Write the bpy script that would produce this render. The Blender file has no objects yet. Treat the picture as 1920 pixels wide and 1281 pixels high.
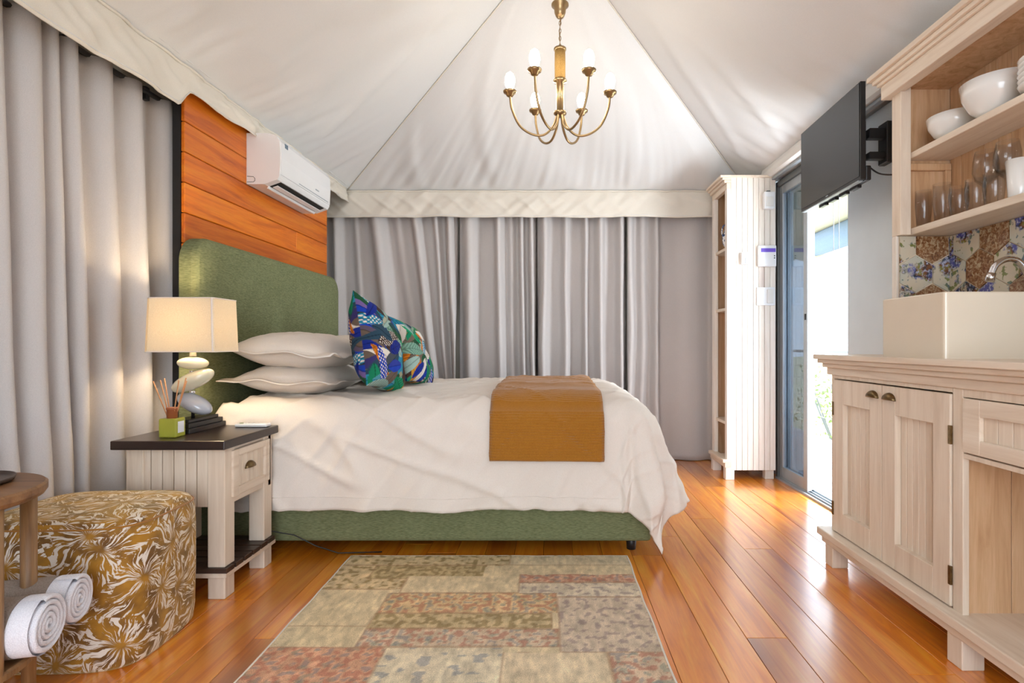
import bpy, bmesh, math, random
from mathutils import Vector, Matrix, noise
R = math.radians
PI = math.pi
random.seed(7)
S = bpy.context.scene
C = S.collection

# ------------------------------------------------------------------ camera, sky, light, exposure
cd = bpy.data.cameras.new('camera'); cam = bpy.data.objects.new('camera', cd); C.objects.link(cam)
cam.location = (0, 0, 1.0); cam.rotation_euler = (R(90), 0, 0)
cd.sensor_width = 36; cd.lens = 36 * 1020 / 1920
cd.shift_x = -70 / 1920; cd.shift_y = 4.5 / 1920
cd.clip_start = 0.02; cd.clip_end = 300
S.camera = cam
S.view_settings.view_transform = 'Standard'; S.view_settings.look = 'None'
S.view_settings.gamma = 1; S.view_settings.use_curve_mapping = False
S.view_settings.exposure = 0.3
W = bpy.data.worlds.new('world'); S.world = W; W.use_nodes = True
bg = W.node_tree.nodes['Background']
bg.inputs[0].default_value = (0.80, 0.90, 1.0, 1); bg.inputs[1].default_value = 5.5

def light(name, kind, loc, rot, power, color, size=1, size_y=None):
    l = bpy.data.lights.new(name, kind); l.energy = power; l.color = color
    if kind == 'AREA':
        l.shape = 'RECTANGLE'; l.size = size; l.size_y = size_y or size
    if kind == 'SUN': l.angle = size
    o = bpy.data.objects.new(name, l); C.objects.link(o); o.location = loc; o.rotation_euler = rot
    return o
# sun outside on the deck side; soft fill added behind the camera to brighten the room
light('sun', 'SUN', (6, 2, 8), (R(20), R(38), 0), 3.0, (1, .97, .9), R(1))
light('front_fill', 'AREA', (0.1, -1.35, 1.5), (R(90), 0, 0), 14, (.97, .98, 1), 3.2, 2.2)
light('door_daylight', 'AREA', (2.3, 3.1, 1.3), (0, R(90), R(-32)), 95, (.84, .91, 1), 1.9, 1.1)

# ------------------------------------------------------------------ node helpers
class NT:
    def __init__(s, name):
        s.m = bpy.data.materials.new(name); s.m.use_nodes = True
        s.t = s.m.node_tree; s.n = s.t.nodes
        s.b = s.n['Principled BSDF']; s.out = s.n['Material Output']
    def node(s, typ, **kw):
        n = s.n.new(typ)
        for k, v in kw.items(): setattr(n, k, v)
        return n
    def link(s, a, b): s.t.links.new(a, b)
    def val(s, n, **kw):
        for k, v in kw.items(): n.inputs[k].default_value = v
        return n
    def pos(s, scale=(1, 1, 1), obj=False, rnd=False):
        if obj:
            p = s.node('ShaderNodeTexCoord').outputs['Object']
        else:
            p = s.node('ShaderNodeNewGeometry').outputs['Position']
        if rnd:
            oi = s.node('ShaderNodeObjectInfo')
            m = s.node('ShaderNodeMath', operation='MULTIPLY'); s.link(oi.outputs['Random'], m.inputs[0]); m.inputs[1].default_value = 17
            a = s.node('ShaderNodeVectorMath', operation='ADD'); s.link(p, a.inputs[0]); s.link(m.outputs[0], a.inputs[1]); p = a.outputs[0]
        v = s.node('ShaderNodeVectorMath', operation='MULTIPLY'); s.link(p, v.inputs[0]); v.inputs[1].default_value = scale
        return v.outputs[0]
    def noise(s, vec, scale, detail=3, rough=.5, dist=0):
        n = s.node('ShaderNodeTexNoise'); s.link(vec, n.inputs['Vector'])
        n.inputs['Scale'].default_value = scale; n.inputs['Detail'].default_value = detail
        n.inputs['Roughness'].default_value = rough; n.inputs['Distortion'].default_value = dist
        return n.outputs['Fac']
    def ramp(s, fac, stops, const=False):
        r = s.node('ShaderNodeValToRGB'); s.link(fac, r.inputs[0])
        e = r.color_ramp.elements
        if const: r.color_ramp.interpolation = 'CONSTANT'
        while len(e) < len(stops): e.new(.5)
        for i, (p, c) in enumerate(stops):
            e[i].position = p; e[i].color = (*c, 1) if len(c) == 3 else c
        return r.outputs[0]
    def mix(s, f, a, b, mode='MIX'):
        n = s.node('ShaderNodeMix', data_type='RGBA', blend_type=mode)
        for sock, x in ((n.inputs[0], f), (n.inputs[6], a), (n.inputs[7], b)):
            if hasattr(x, 'is_linked'): s.link(x, sock)
            elif isinstance(x, tuple): sock.default_value = (*x, 1) if len(x) == 3 else x
            else: sock.default_value = x
        return n.outputs[2]
    def math(s, op, a, b=0.0):
        n = s.node('ShaderNodeMath', operation=op)
        for i, x in enumerate((a, b)):
            if hasattr(x, 'is_linked'): s.link(x, n.inputs[i])
            else: n.inputs[i].default_value = x
        return n.outputs[0]
    def bump(s, h, strength=.3, dist=.01):
        b = s.node('ShaderNodeBump'); s.link(h, b.inputs['Height'])
        b.inputs['Strength'].default_value = strength; b.inputs['Distance'].default_value = dist
        s.link(b.outputs[0], s.b.inputs['Normal'])
    def base(s, c):
        if isinstance(c, tuple): s.b.inputs['Base Color'].default_value = (*c, 1)
        else: s.link(c, s.b.inputs['Base Color'])
    def set(s, **kw):
        for k, v in kw.items(): s.b.inputs[k.replace('_', ' ')].default_value = v
        return s

def srgb(r, g, b):
    f = lambda c: (c / 255 / 12.92) if c / 255 <= .04045 else ((c / 255 + .055) / 1.055) ** 2.4
    return (f(r), f(g), f(b))

def m_plain(name, col, rough=.5, metal=0.0, var=.04, sc=6, **kw):
    t = NT(name); n = t.noise(t.pos(), sc, 3)
    lo = tuple(c * (1 - var * 1.5) for c in col); hi = tuple(min(1, c * (1 + var)) for c in col)
    t.base(t.ramp(n, [(.3, lo), (.7, hi)])); t.set(Roughness=rough, Metallic=metal)
    for k, v in kw.items(): t.b.inputs[k.replace('_', ' ')].default_value = v
    return t.m

def m_fabric(name, c1, c2, weave=900, bumps=.25, rough=.9, aniso=(1, 1, 1), big=3):
    t = NT(name)
    n = t.noise(t.pos(aniso), weave, 2, .6); n2 = t.noise(t.pos(), big, 3)
    col = t.ramp(n, [(.3, c1), (.7, c2)])
    col = t.mix(.12, col, t.ramp(n2, [(.3, c1), (.7, c2)]))
    t.base(col); t.set(Roughness=rough); t.b.inputs['Specular IOR Level'].default_value = .2
    t.bump(n, bumps, .002)
    return t.m

def m_wood(name, cols, axis='Z', rough=.5, sc=1.0, tint=.25, knots=.0, knotcol=(.2, .09, .05), coat=0.0, bumps=.08, crough=.17, spec=.5):
    t = NT(name)
    st = {'X': (.07, 1, 1), 'Y': (1, .07, 1), 'Z': (1, 1, .07)}[axis]
    p = t.pos(st, rnd=True)
    n = t.noise(p, 26 * sc, 5, .6, .8); nf = t.noise(p, 190 * sc, 2, .5)
    col = t.ramp(n, [(.28, cols[0]), (.5, cols[1]), (.72, cols[2])])
    col = t.mix(t.math('MULTIPLY', t.ramp(nf, [(.35, (1, 1, 1)), (.6, (0, 0, 0))]), .18), col, cols[0])
    oi = t.node('ShaderNodeObjectInfo')
    tr = t.ramp(oi.outputs['Random'], [(0, (1 - tint, 1 - tint * 1.15, 1 - tint * 1.3)), (.5, (1, 1, 1)), (1, (1 + tint * .2,) * 3)])
    col = t.mix(1.0, col, tr, 'MULTIPLY')
    if knots:
        sk = {'X': (.35, 1, 1), 'Y': (1, .35, 1), 'Z': (1, 1, .35)}[axis]
        v = t.node('ShaderNodeTexVoronoi'); t.link(t.pos(sk, rnd=True), v.inputs['Vector']); v.inputs['Scale'].default_value = knots
        k = t.ramp(v.outputs['Distance'], [(.03, (1, 1, 1)), (.10, (0, 0, 0))])
        col = t.mix(t.math('MULTIPLY', k, .7), col, knotcol)
    t.base(col); t.set(Roughness=rough)
    t.b.inputs['Coat Weight'].default_value = coat; t.b.inputs['Coat Roughness'].default_value = crough; t.b.inputs['Coat IOR'].default_value = 1.9 if crough > .2 else 1.5
    t.b.inputs['Specular IOR Level'].default_value = spec
    t.bump(n, bumps, .002)
    return t.m

def m_emit(name, col, st):
    t = NT(name); t.base((.9, .9, .9)); t.b.inputs['Emission Color'].default_value = (*col, 1); t.b.inputs['Emission Strength'].default_value = st
    return t.m

def m_glass(name, col=(1, 1, 1), rough=0.0, ior=1.45):
    t = NT(name); t.base(col); t.set(Roughness=rough, IOR=ior); t.b.inputs['Transmission Weight'].default_value = 1
    return t.m

M = {}
PINE = (srgb(216, 196, 174), srgb(230, 213, 193), srgb(238, 224, 206))
M['pine'] = m_wood('whitewashed_pine', PINE, 'Z', .45, tint=.06, knots=1.7, knotcol=srgb(150, 120, 100))
M['pine_y'] = m_wood('whitewashed_pine_lengthwise', PINE, 'Y', .45, tint=.06, knots=1.5, knotcol=srgb(160, 125, 100))
M['pine_x'] = m_wood('whitewashed_pine_crosswise', PINE, 'X', .45, tint=.06)
PW = (srgb(224, 210, 196), srgb(236, 226, 214), srgb(242, 233, 223))
M['pine_pale'] = m_wood('pale_washed_pine', PW, 'Z', .45, tint=.04, knots=1.2, knotcol=srgb(180, 150, 140))
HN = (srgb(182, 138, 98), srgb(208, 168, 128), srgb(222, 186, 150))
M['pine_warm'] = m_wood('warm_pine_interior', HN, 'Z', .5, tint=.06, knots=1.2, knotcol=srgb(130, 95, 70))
M['pine_groove'] = m_plain('pine_groove', srgb(170, 130, 90), .7)
M['floor'] = m_wood('glossy_orange_floorboard', (srgb(196, 96, 10), srgb(236, 140, 24), srgb(246, 172, 52)), 'Y', .34, .8, tint=.30, knots=1.0, knotcol=srgb(110, 40, 15), coat=1.0, bumps=.05, crough=.21, spec=.8)
M['subfloor'] = m_plain('dark_subfloor', (.05, .02, .01), .8)
M['panel'] = m_wood('orange_wall_plank', (srgb(184, 80, 6), srgb(228, 120, 14), srgb(238, 142, 30)), 'Y', .38, .8, tint=.30, knots=2.2, knotcol=srgb(96, 36, 10), coat=.1, bumps=.03)
M['black'] = m_plain('black_paint', (.012, .011, .012), .45)
M['espresso'] = m_wood('espresso_wood', ((.018, .010, .008), (.028, .016, .013), (.038, .022, .018)), 'X', .28, tint=.1, bumps=.03)
M['slat_dark'] = m_wood('dark_slat_wood', ((.035, .018, .012), (.055, .03, .02), (.075, .042, .03)), 'X', .4, tint=.2)
M['canvas'] = m_fabric('tent_canvas', srgb(214, 214, 214), srgb(230, 229, 227), 700, .08, .85)
M['canvas_warm'] = m_fabric('cream_canvas', srgb(216, 208, 196), srgb(232, 225, 212), 700, .08, .85)
M['curtain'] = m_fabric('grey_beige_curtain_cloth', srgb(188, 182, 180), srgb(208, 202, 199), 600, .12, .9)
M['linen'] = m_fabric('white_cotton', srgb(226, 216, 205), srgb(240, 231, 222), 500, .05, .8)
M['green'] = m_fabric('green_woven_upholstery', srgb(94, 100, 68), srgb(138, 143, 106), 420, .35, .9, (.12, .12, 1), 8)
M['mustard'] = m_fabric('mustard_knit', srgb(146, 92, 24), srgb(180, 122, 42), 400, .4, .95)
M['mustard'].node_tree.nodes['Principled BSDF'].inputs['Sheen Weight'].default_value = .35
M['mustard_pale'] = m_fabric('pale_mustard_fringe', srgb(190, 165, 120), srgb(215, 200, 165), 400, .4, .95)
M['white'] = m_plain('white_plastic', (.82, .82, .83), .25, var=.01)
M['offwhite'] = m_plain('offwhite_plastic', (.75, .72, .68), .4, var=.01)
M['ceramic'] = m_plain('white_glazed_ceramic', (.82, .80, .76), .08, var=.01, Coat_Weight=.5)
M['sink'] = m_plain('cream_fireclay', srgb(228, 214, 192), .16, var=.01, Coat_Weight=.4)
M['brass'] = m_plain('aged_brass', srgb(168, 142, 104), .34, 1.0)
M['bronze'] = m_plain('antique_bronze', srgb(120, 100, 70), .35, 1.0, var=.2, sc=80)
M['chrome'] = m_plain('chrome', (.8, .8, .82), .06, 1.0, var=.01)
M['rope'] = m_fabric('woven_straw_wrap', srgb(130, 95, 45), srgb(205, 165, 100), 300, .8, .9, (1, 1, 3))
M['grey_metal'] = m_plain('grey_aluminium', srgb(108, 112, 114), .4, .3)
M['grey_light'] = m_plain('pale_grey_aluminium', srgb(165, 172, 178), .35, .3)
M['screen'] = m_plain('television_screen', (.012, .012, .013), .22, var=.02)
M['tvplastic'] = m_plain('black_tv_plastic', (.015, .015, .016), .35)
M['wall'] = m_plain('pale_blue_grey_wall', srgb(214, 226, 234), .7, var=.02)
M['wallcanvas'] = m_fabric('wall_canvas', srgb(190, 182, 168), srgb(205, 197, 182), 500, .1)
M['stone_cream'] = m_plain('cream_glazed_pebble', srgb(222, 216, 190), .12, var=.03, Coat_Weight=.6)
M['stone_grey'] = m_plain('grey_glazed_pebble', srgb(176, 178, 186), .12, var=.03, Coat_Weight=.6)
def m_thin(name, col, ior, rough=0.0):
    t = NT(name); lw_ = t.node('ShaderNodeLayerWeight'); lw_.inputs[0].default_value = .5
    f0 = ((ior - 1) / (ior + 1)) ** 2
    fac = t.math('ADD', t.math('MULTIPLY', t.math('POWER', lw_.outputs['Facing'], 4.0), .75), f0)
    tr = t.node('ShaderNodeBsdfTransparent'); tr.inputs[0].default_value = (*col, 1)
    g = t.node('ShaderNodeBsdfGlossy'); g.inputs['Roughness'].default_value = rough; mx = t.node('ShaderNodeMixShader')
    t.link(fac, mx.inputs[0]); t.link(tr.outputs[0], mx.inputs[1]); t.link(g.outputs[0], mx.inputs[2]); t.link(mx.outputs[0], t.out.inputs[0]); return t.m
M['glass'] = m_thin('clear_glass', (.97, .97, .97), 1.5, .01)
M['winglass'] = m_thin('grey_tinted_pane', (.54, .57, .60), 1.9)
M['yellowglass'] = m_plain('diffuser_oil_glass', srgb(206, 206, 84), .08, var=.02, Transmission_Weight=.45, IOR=1.35)
M['cork'] = m_plain('reddish_wood_collar', srgb(150, 82, 45), .5)
M['reed'] = m_plain('reed_stick', srgb(196, 140, 95), .7)
M['darkslot'] = m_plain('dark_slot', (.008, .01, .01), .6)
M['grout'] = m_plain('cream_grout', srgb(225, 205, 180), .8)
M['tablewood'] = m_wood('brown_table_wood', (srgb(96, 62, 36), srgb(132, 92, 56), srgb(156, 114, 74)), 'X', .45, tint=.1)
M['tableleg'] = m_wood('brown_leg_wood', (srgb(110, 76, 46), srgb(150, 112, 72), srgb(176, 138, 96)), 'Z', .45, tint=.3)
M['towel'] = m_fabric('white_terry', srgb(225, 224, 232), srgb(245, 244, 250), 350, .9, 1)
M['towel_taupe'] = m_fabric('taupe_terry', srgb(140, 125, 115), srgb(172, 158, 146), 350, .9, 1)
M['purple'] = m_plain('purple_strip', srgb(110, 80, 200), .4)
M['deck'] = m_wood('grey_deck_board', (srgb(140, 140, 145), srgb(170, 172, 178), srgb(190, 192, 198)), 'Y', .6, tint=.1)
M['awning'] = m_fabric('awning_canvas', srgb(170, 160, 130), srgb(190, 180, 150), 300, .1)
M['roll'] = m_fabric('blue_grey_rolled_canvas', srgb(96, 112, 128), srgb(124, 138, 150), 300, .2)
M['ground'] = m_plain('dry_grass_ground', srgb(205, 200, 165), .9, var=.2, sc=2)
M['leaf'] = m_plain('shrub_leaves', srgb(118, 138, 78), .7, var=.4, sc=5)
M['bluewhite'] = None
t = NT('lampshade_linen')
n = t.noise(t.pos((1, 1, 1)), 500, 2); colr = t.ramp(n, [(.3, srgb(218, 206, 184)), (.7, srgb(238, 228, 208))])
d = t.node('ShaderNodeBsdfDiffuse'); tl = t.node('ShaderNodeBsdfTranslucent'); mx = t.node('ShaderNodeMixShader')
t.link(colr, d.inputs[0]); t.link(colr, tl.inputs[0]); mx.inputs[0].default_value = .30
t.link(d.outputs[0], mx.inputs[1]); t.link(tl.outputs[0], mx.inputs[2]); t.link(mx.outputs[0], t.out.inputs[0]); M['shade'] = t.m
# vertex-painted cloth (printed pattern stored on the mesh)
def m_print(name, rough=.85, nscale=500, amt=.25, bumps=.2):
    t = NT(name); a = t.node('ShaderNodeAttribute', attribute_name='print')
    n = t.noise(t.pos(), nscale, 2, .7)
    t.base(t.mix(1.0, a.outputs['Color'], t.ramp(n, [(.3, (1 - amt,) * 3), (.7, (1 + amt * .4,) * 3)]), 'MULTIPLY'))
    t.set(Roughness=rough); t.b.inputs['Specular IOR Level'].default_value = .2; t.bump(n, bumps, .002); return t.m
M['cushion'] = m_print('leaf_print_cotton', .8, 700, .12, .1)
M['rug'] = m_print('worn_patchwork_wool', .95, 330, .35, .7)
# ottoman print: white feathery bursts on mustard velvet
t = NT('mustard_burst_velvet')
uv = t.node('ShaderNodeUVMap').outputs[0]
wn = t.node('ShaderNodeTexNoise'); t.link(uv, wn.inputs['Vector']); wn.inputs['Scale'].default_value = 9; wn.inputs['Detail'].default_value = 2
wsub = t.node('ShaderNodeVectorMath', operation='SUBTRACT'); t.link(wn.outputs['Color'], wsub.inputs[0]); wsub.inputs[1].default_value = (.5, .5, .5)
wsc = t.node('ShaderNodeVectorMath', operation='SCALE'); t.link(wsub.outputs[0], wsc.inputs[0]); wsc.inputs['Scale'].default_value = .09
wad = t.node('ShaderNodeVectorMath', operation='ADD'); t.link(uv, wad.inputs[0]); t.link(wsc.outputs[0], wad.inputs[1])
vo = t.node('ShaderNodeTexVoronoi', voronoi_dimensions='2D'); t.link(wad.outputs[0], vo.inputs['Vector']); vo.inputs['Scale'].default_value = 6.5
sb = t.node('ShaderNodeVectorMath', operation='SUBTRACT'); t.link(wad.outputs[0], sb.inputs[0]); t.link(vo.outputs['Position'], sb.inputs[1])
sx = t.node('ShaderNodeSeparateXYZ'); t.link(sb.outputs[0], sx.inputs[0])
ang = t.math('ARCTAN2', sx.outputs[1], sx.outputs[0])
cs = t.math('COSINE', ang); sn = t.math('SINE', ang)
cb = t.node('ShaderNodeCombineXYZ'); t.link(t.math('MULTIPLY', cs, 3.2), cb.inputs[0]); t.link(t.math('MULTIPLY', sn, 3.2), cb.inputs[1])
t.link(t.math('ADD', t.math('MULTIPLY', vo.outputs['Distance'], 1.1), t.math('MULTIPLY', vo.outputs['Color'], 9)), cb.inputs[2])
st = t.noise(cb.outputs[0], 2.4, 3, .65, .4)
mask = t.ramp(st, [(.525, (0, 0, 0)), (.545, (1, 1, 1))])
core = t.ramp(vo.outputs['Distance'], [(.06, (0, 0, 0)), (.16, (1, 1, 1))])
mask = t.mix(1.0, mask, core, 'MULTIPLY')
bn = t.noise(uv, 14, 3)
base = t.ramp(bn, [(.35, srgb(100, 62, 16)), (.62, srgb(170, 118, 24))])
t.base(t.mix(mask, base, srgb(226, 214, 200))); t.set(Roughness=.75)
t.b.inputs['Sheen Weight'].default_value = .45; t.b.inputs['Sheen Tint'].default_value = (1, .8, .4, 1)
t.bump(mask, .35, .004); M['ottoman'] = t.m
# floral / rusty printed tiles
def m_tile(name, kind):
    t = NT(name); p = t.pos((1, 1, 1), rnd=True)
    if kind == 'flower':
        v = t.node('ShaderNodeTexVoronoi', feature='F1'); wv = t.node('ShaderNodeVectorMath', operation='ADD'); t.link(p, wv.inputs[0])
        nn = t.node('ShaderNodeTexNoise'); t.link(p, nn.inputs['Vector']); nn.inputs['Scale'].default_value = 45; nn.inputs['Detail'].default_value = 3
        sc_ = t.node('ShaderNodeVectorMath', operation='SCALE'); t.link(nn.outputs['Color'], sc_.inputs[0]); sc_.inputs['Scale'].default_value = .05
        t.link(sc_.outputs[0], wv.inputs[1]); t.link(wv.outputs[0], v.inputs['Vector']); v.inputs['Scale'].default_value = 10
        f = t.ramp(v.outputs['Distance'], [(.42, (1, 1, 1)), (.52, (0, 0, 0))])
        hue = t.ramp(t.noise(p, 17, 1), [(0, srgb(52, 60, 110)), (.42, srgb(84, 84, 150)), (.5, srgb(40, 52, 60)), (.56, srgb(120, 70, 40)), (.63, srgb(130, 122, 60))])
        pet = t.noise(p, 90, 3); hue = t.mix(t.ramp(pet, [(.5, (0, 0, 0)), (.66, (1, 1, 1))]), hue, srgb(180, 180, 200))
        lf = t.ramp(t.noise(p, 34, 2), [(.57, (0, 0, 0)), (.62, (1, 1, 1))])
        bgc = t.mix(lf, t.ramp(t.noise(p, 8, 2), [(.4, srgb(206, 192, 168)), (.6, srgb(190, 188, 172))]), t.ramp(t.noise(p, 21, 1), [(.45, srgb(120, 124, 70)), (.6, srgb(96, 112, 118))]))
        t.base(t.mix(f, bgc, hue))
    else:
        n = t.noise(p, 60, 5, .7, 1.0)
        t.base(t.ramp(n, [(.3, srgb(70, 42, 26)), (.48, srgb(138, 92, 56)), (.62, srgb(190, 165, 130))]))
    t.set(Roughness=.12); return t.m
M['tile_flower'] = m_tile('floral_glazed_tile', 'flower'); M['tile_rust'] = m_tile('rust_glazed_tile', 'rust')
t = NT('blue_white_pottery'); v = t.noise(t.pos(), 40, 2)
t.base(t.ramp(v, [(.45, srgb(235, 235, 235)), (.52, srgb(60, 80, 120))])); t.set(Roughness=.1); M['bluewhite'] = t.m

# ------------------------------------------------------------------ mesh helpers
def obj(name, bm, mat, parent=None, smooth=False, loc=None):
    me = bpy.data.meshes.new(name)
    bmesh.ops.recalc_face_normals(bm, faces=bm.faces)
    bm.to_mesh(me); bm.free()
    for m in (mat if isinstance(mat, (list, tuple)) else [mat]): me.materials.append(M[m] if isinstance(m, str) else m)
    if smooth:
        me.polygons.foreach_set('use_smooth', [True] * len(me.polygons))
    o = bpy.data.objects.new(name, me); C.objects.link(o)
    if parent is not None: o.parent = parent; o.matrix_parent_inverse = parent.matrix_world.inverted() if False else Matrix.Translation(parent_world(parent)).inverted()
    return o
def parent_world(p):
    return p.location.copy() if p.parent is None else Vector((0, 0, 0))
def tag(o, label, cat, group=None, kind=None):
    if label: o['label'] = label
    if cat: o['category'] = cat
    if group: o['group'] = group
    if kind: o['kind'] = kind
    return o
def thing(name, label, cat, loc=(0, 0, 0), group=None, kind=None):
    o = bpy.data.objects.new(name, None); C.objects.link(o); o.location = loc
    o.empty_display_size = .05
    return tag(o, label, cat, group, kind)
def box(bm, a, b, bev=0.0, seg=1):
    x0, y0, z0 = (min(a[i], b[i]) for i in range(3)); x1, y1, z1 = (max(a[i], b[i]) for i in range(3))
    vs = [bm.verts.new(p) for p in ((x0, y0, z0), (x1, y0, z0), (x1, y1, z0), (x0, y1, z0), (x0, y0, z1), (x1, y0, z1), (x1, y1, z1), (x0, y1, z1))]
    fs = [bm.faces.new([vs[i] for i in f]) for f in ((0, 3, 2, 1), (4, 5, 6, 7), (0, 1, 5, 4), (1, 2, 6, 5), (2, 3, 7, 6), (3, 0, 4, 7))]
    if bev:
        es = list({e for f in fs for e in f.edges})
        bmesh.ops.bevel(bm, geom=es, offset=bev, segments=seg, affect='EDGES', profile=.5)
def B(*boxes, bev=0.0, seg=1):
    bm = bmesh.new()
    for a, b in boxes: box(bm, a, b, bev, seg)
    return bm
def prism(bm, pts, axis, a, b):
    """polygon pts (2D) extruded along axis from a to b"""
    def P(p, t):
        if axis == 'X': return (t, p[0], p[1])
        if axis == 'Y': return (p[0], t, p[1])
        return (p[0], p[1], t)
    v0 = [bm.verts.new(P(p, a)) for p in pts]; v1 = [bm.verts.new(P(p, b)) for p in pts]
    n = len(pts); bm.faces.new(v0); bm.faces.new(v1[::-1])
    for i in range(n): bm.faces.new((v0[i], v1[i], v1[(i + 1) % n], v0[(i + 1) % n]))
def lathe(bm, prof, c, seg=24, cap=True):
    rings = []
    for r, z in prof:
        rings.append([bm.verts.new((c[0] + r * math.cos(2 * PI * k / seg), c[1] + r * math.sin(2 * PI * k / seg), c[2] + z)) for k in range(seg)])
    for a, b in zip(rings, rings[1:]):
        for k in range(seg): bm.faces.new((a[k], a[(k + 1) % seg], b[(k + 1) % seg], b[k]))
    if cap:
        bm.faces.new(rings[0][::-1]); bm.faces.new(rings[-1])
def tube(bm, pts, r, seg=8, cap=True):
    pts = [Vector(p) for p in pts]; rings = []; up = None
    for i, p in enumerate(pts):
        d = (pts[min(i + 1, len(pts) - 1)] - pts[max(i - 1, 0)]).normalized()
        if up is None:
            up = Vector((0, 0, 1)) if abs(d.z) < .9 else Vector((1, 0, 0))
        a = d.cross(up).normalized(); bb = a.cross(d).normalized(); up = bb
        rr = r[i] if isinstance(r, (list, tuple)) else r
        rings.append([bm.verts.new(p + (a * math.cos(2 * PI * k / seg) + bb * math.sin(2 * PI * k / seg)) * rr) for k in range(seg)])
    for a, b in zip(rings, rings[1:]):
        for k in range(seg): bm.faces.new((a[k], a[(k + 1) % seg], b[(k + 1) % seg], b[k]))
    if cap: bm.faces.new(rings[0][::-1]); bm.faces.new(rings[-1])
def grid(bm, nu, nv, f, wrap=False):
    vs = [[bm.verts.new(f(i / nu, j / nv)) for j in range(nv + 1)] for i in range(nu + (0 if wrap else 1))]
    for i in range(nu):
        for j in range(nv):
            a = vs[i]; b = vs[(i + 1) % len(vs)]
            bm.faces.new((a[j], b[j], b[j + 1], a[j + 1]))
    return vs
def nz(x, y=0, z=0, s=1.0): return noise.noise(Vector((x * s, y * s, z * s)))
def fr(x, y, z=0): return noise.fractal(Vector((x, y, z)), 1.0, 2.0, 4)
def solid(o, th, off=0):
    m = o.modifiers.new('thickness', 'SOLIDIFY'); m.thickness = th; m.offset = off
def sst(a, b, x):
    t = max(0, min(1, (x - a) / (b - a))); return t * t * (3 - 2 * t)
def ell(bm, c, rx, ry, rz, rot=0, seg=32, rings=18, power=2.0):
    """ellipsoid, tilted by rot around the y axis"""
    ca, sa = math.cos(rot), math.sin(rot)
    def f(u, v):
        th = 2 * PI * u; ph = PI * (v - .5)
        x = rx * math.cos(ph) * math.cos(th); y = ry * math.cos(ph) * math.sin(th); z = rz * math.sin(ph)
        return (c[0] + x * ca - z * sa, c[1] + y, c[2] + x * sa + z * ca)
    grid(bm, seg, rings, f, wrap=True); bmesh.ops.remove_doubles(bm, verts=bm.verts, dist=1e-5)

# ================================================================== SETTING
XL, XR, YB, YF = -1.98, 1.74, 4.80, -1.5
# floor: boards running away from the camera
fl = obj('floor', B(((XL, YF, -.06), (XR + .02, YB, -.022))), 'subfloor'); fl['kind'] = 'structure'
pw = .1395; x = XL; k = 0
while x < XR - .01:
    x1 = min(x + pw, XR); y = YF - random.uniform(0, 1.2)
    if k == 8: y = -.36
    while y < YB:
        L = random.uniform(1.3, 2.7)
        if k == 8 and y < 0: L = 2.26
        a, b = max(y, YF), min(y + L, YB)
        if b - a > .02:
            p = obj('plank', B(((x + .0009, a + .0009, -.022), (x1 - .0009, b - .0009, 0)), bev=.001), 'floor', fl)
        y += L
    x = x1; k += 1

def struct(name, bm, mat): o = obj(name, bm, mat); o['kind'] = 'structure'; return o
struct('wall_left', B(((XL - .04, YF, -.06), (XL, YB, 2.34))), 'wallcanvas')
struct('wall_back', B(((XL - .04, YB, -.06), (XR + .3, YB + .04, 2.4))), 'wallcanvas')
DY0, DY1, DZ = 3.08, 4.06, 2.20
struct('wall_right', B(((XR, YF, -.06), (XR + .08, DY0, 2.42)), ((XR, DY1, -.06), (XR + .08, YB, 2.42)), ((XR, DY0, DZ), (XR + .08, DY1, 2.42)), ((1.69, 2.42, -.0), (XR, DY0, 2.2))), 'wall')
struct('wall_front', B(((XL - .04, YF - .05, -.06), (-.9, YF, 3.3)), ((.9, YF - .05, -.06), (XR + .08, YF, 3.3)), ((-.9, YF - .05, -.06), (.9, YF, .15)), ((-.9, YF - .05, 2.15), (.9, YF, 3.3))), 'wall')
struct('trim_1', B(((XL - .04, YF, 2.302), (-1.66, YB + .04, 2.34)), ((-1.71, 4.54, 2.302), (1.74, YB + .04, 2.34))), 'canvas')
struct('light_stop', B(((-1.98, .44, 2.08), (-1.715, .47, 2.30))), 'canvas')  # added out of view to stop light leaking in behind the valance
struct('trim_2', B(((1.68, YF, 2.304), (1.84, YB + .04, 2.36))), 'canvas')

# tent roof: three canvas panels
AP = Vector((.05, 2.95, 3.24)); RF = Vector((.05, YF, 3.24))
ZS = 2.285
ce = thing('ceiling', None, None, (0, 2, 2.3), kind='structure')
def panel(base0, base1, top0, top1, nu, nv, seed, sag=.06):
    base0, base1, top0, top1 = map(Vector, (base0, base1, top0, top1))
    n0 = (base1 - base0).cross(top0 - base0).normalized()
    if n0.z > 0: n0 = -n0
    L = (base1 - base0).length
    def f(u, v):
        b = base0.lerp(base1, u); t_ = top0.lerp(top1, u); p = b.lerp(t_, v)
        e = math.sin(PI * min(1, v)) * (math.sin(PI * u) ** .5 if 0 < u < 1 else 0)
        edge = min(1, 14 * u) * min(1, 14 * (1 - u))
        w = sag * e * 1.0
        s = u * L * (1 - v * .3)
        g = math.exp(-v * 7) * min(1, v * 14)
        w += edge * g * (.016 * abs(nz(s * 7, seed)) + .010 * nz(s * 15 + v * 3, seed + 3)) * 2.6
        w += edge * .045 * (1 - v) * nz(s * 1.6 + v * 2.2, v * 1.2, seed) * min(1, v * 8)
        # long diagonal pull lines
        q = s * 1.1 + v * 1.6
        w += edge * .022 * math.exp(-((nz(q * 1.4, v * .6, seed + 9)) / .12) ** 2) * min(1, v * 6) * (1 - v)
        return p + n0 * w
    bm = bmesh.new(); grid(bm, nu, nv, f)
    return bm
LB0, LB1 = (-1.70, YF, ZS), (-1.70, 4.56, ZS)
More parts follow.
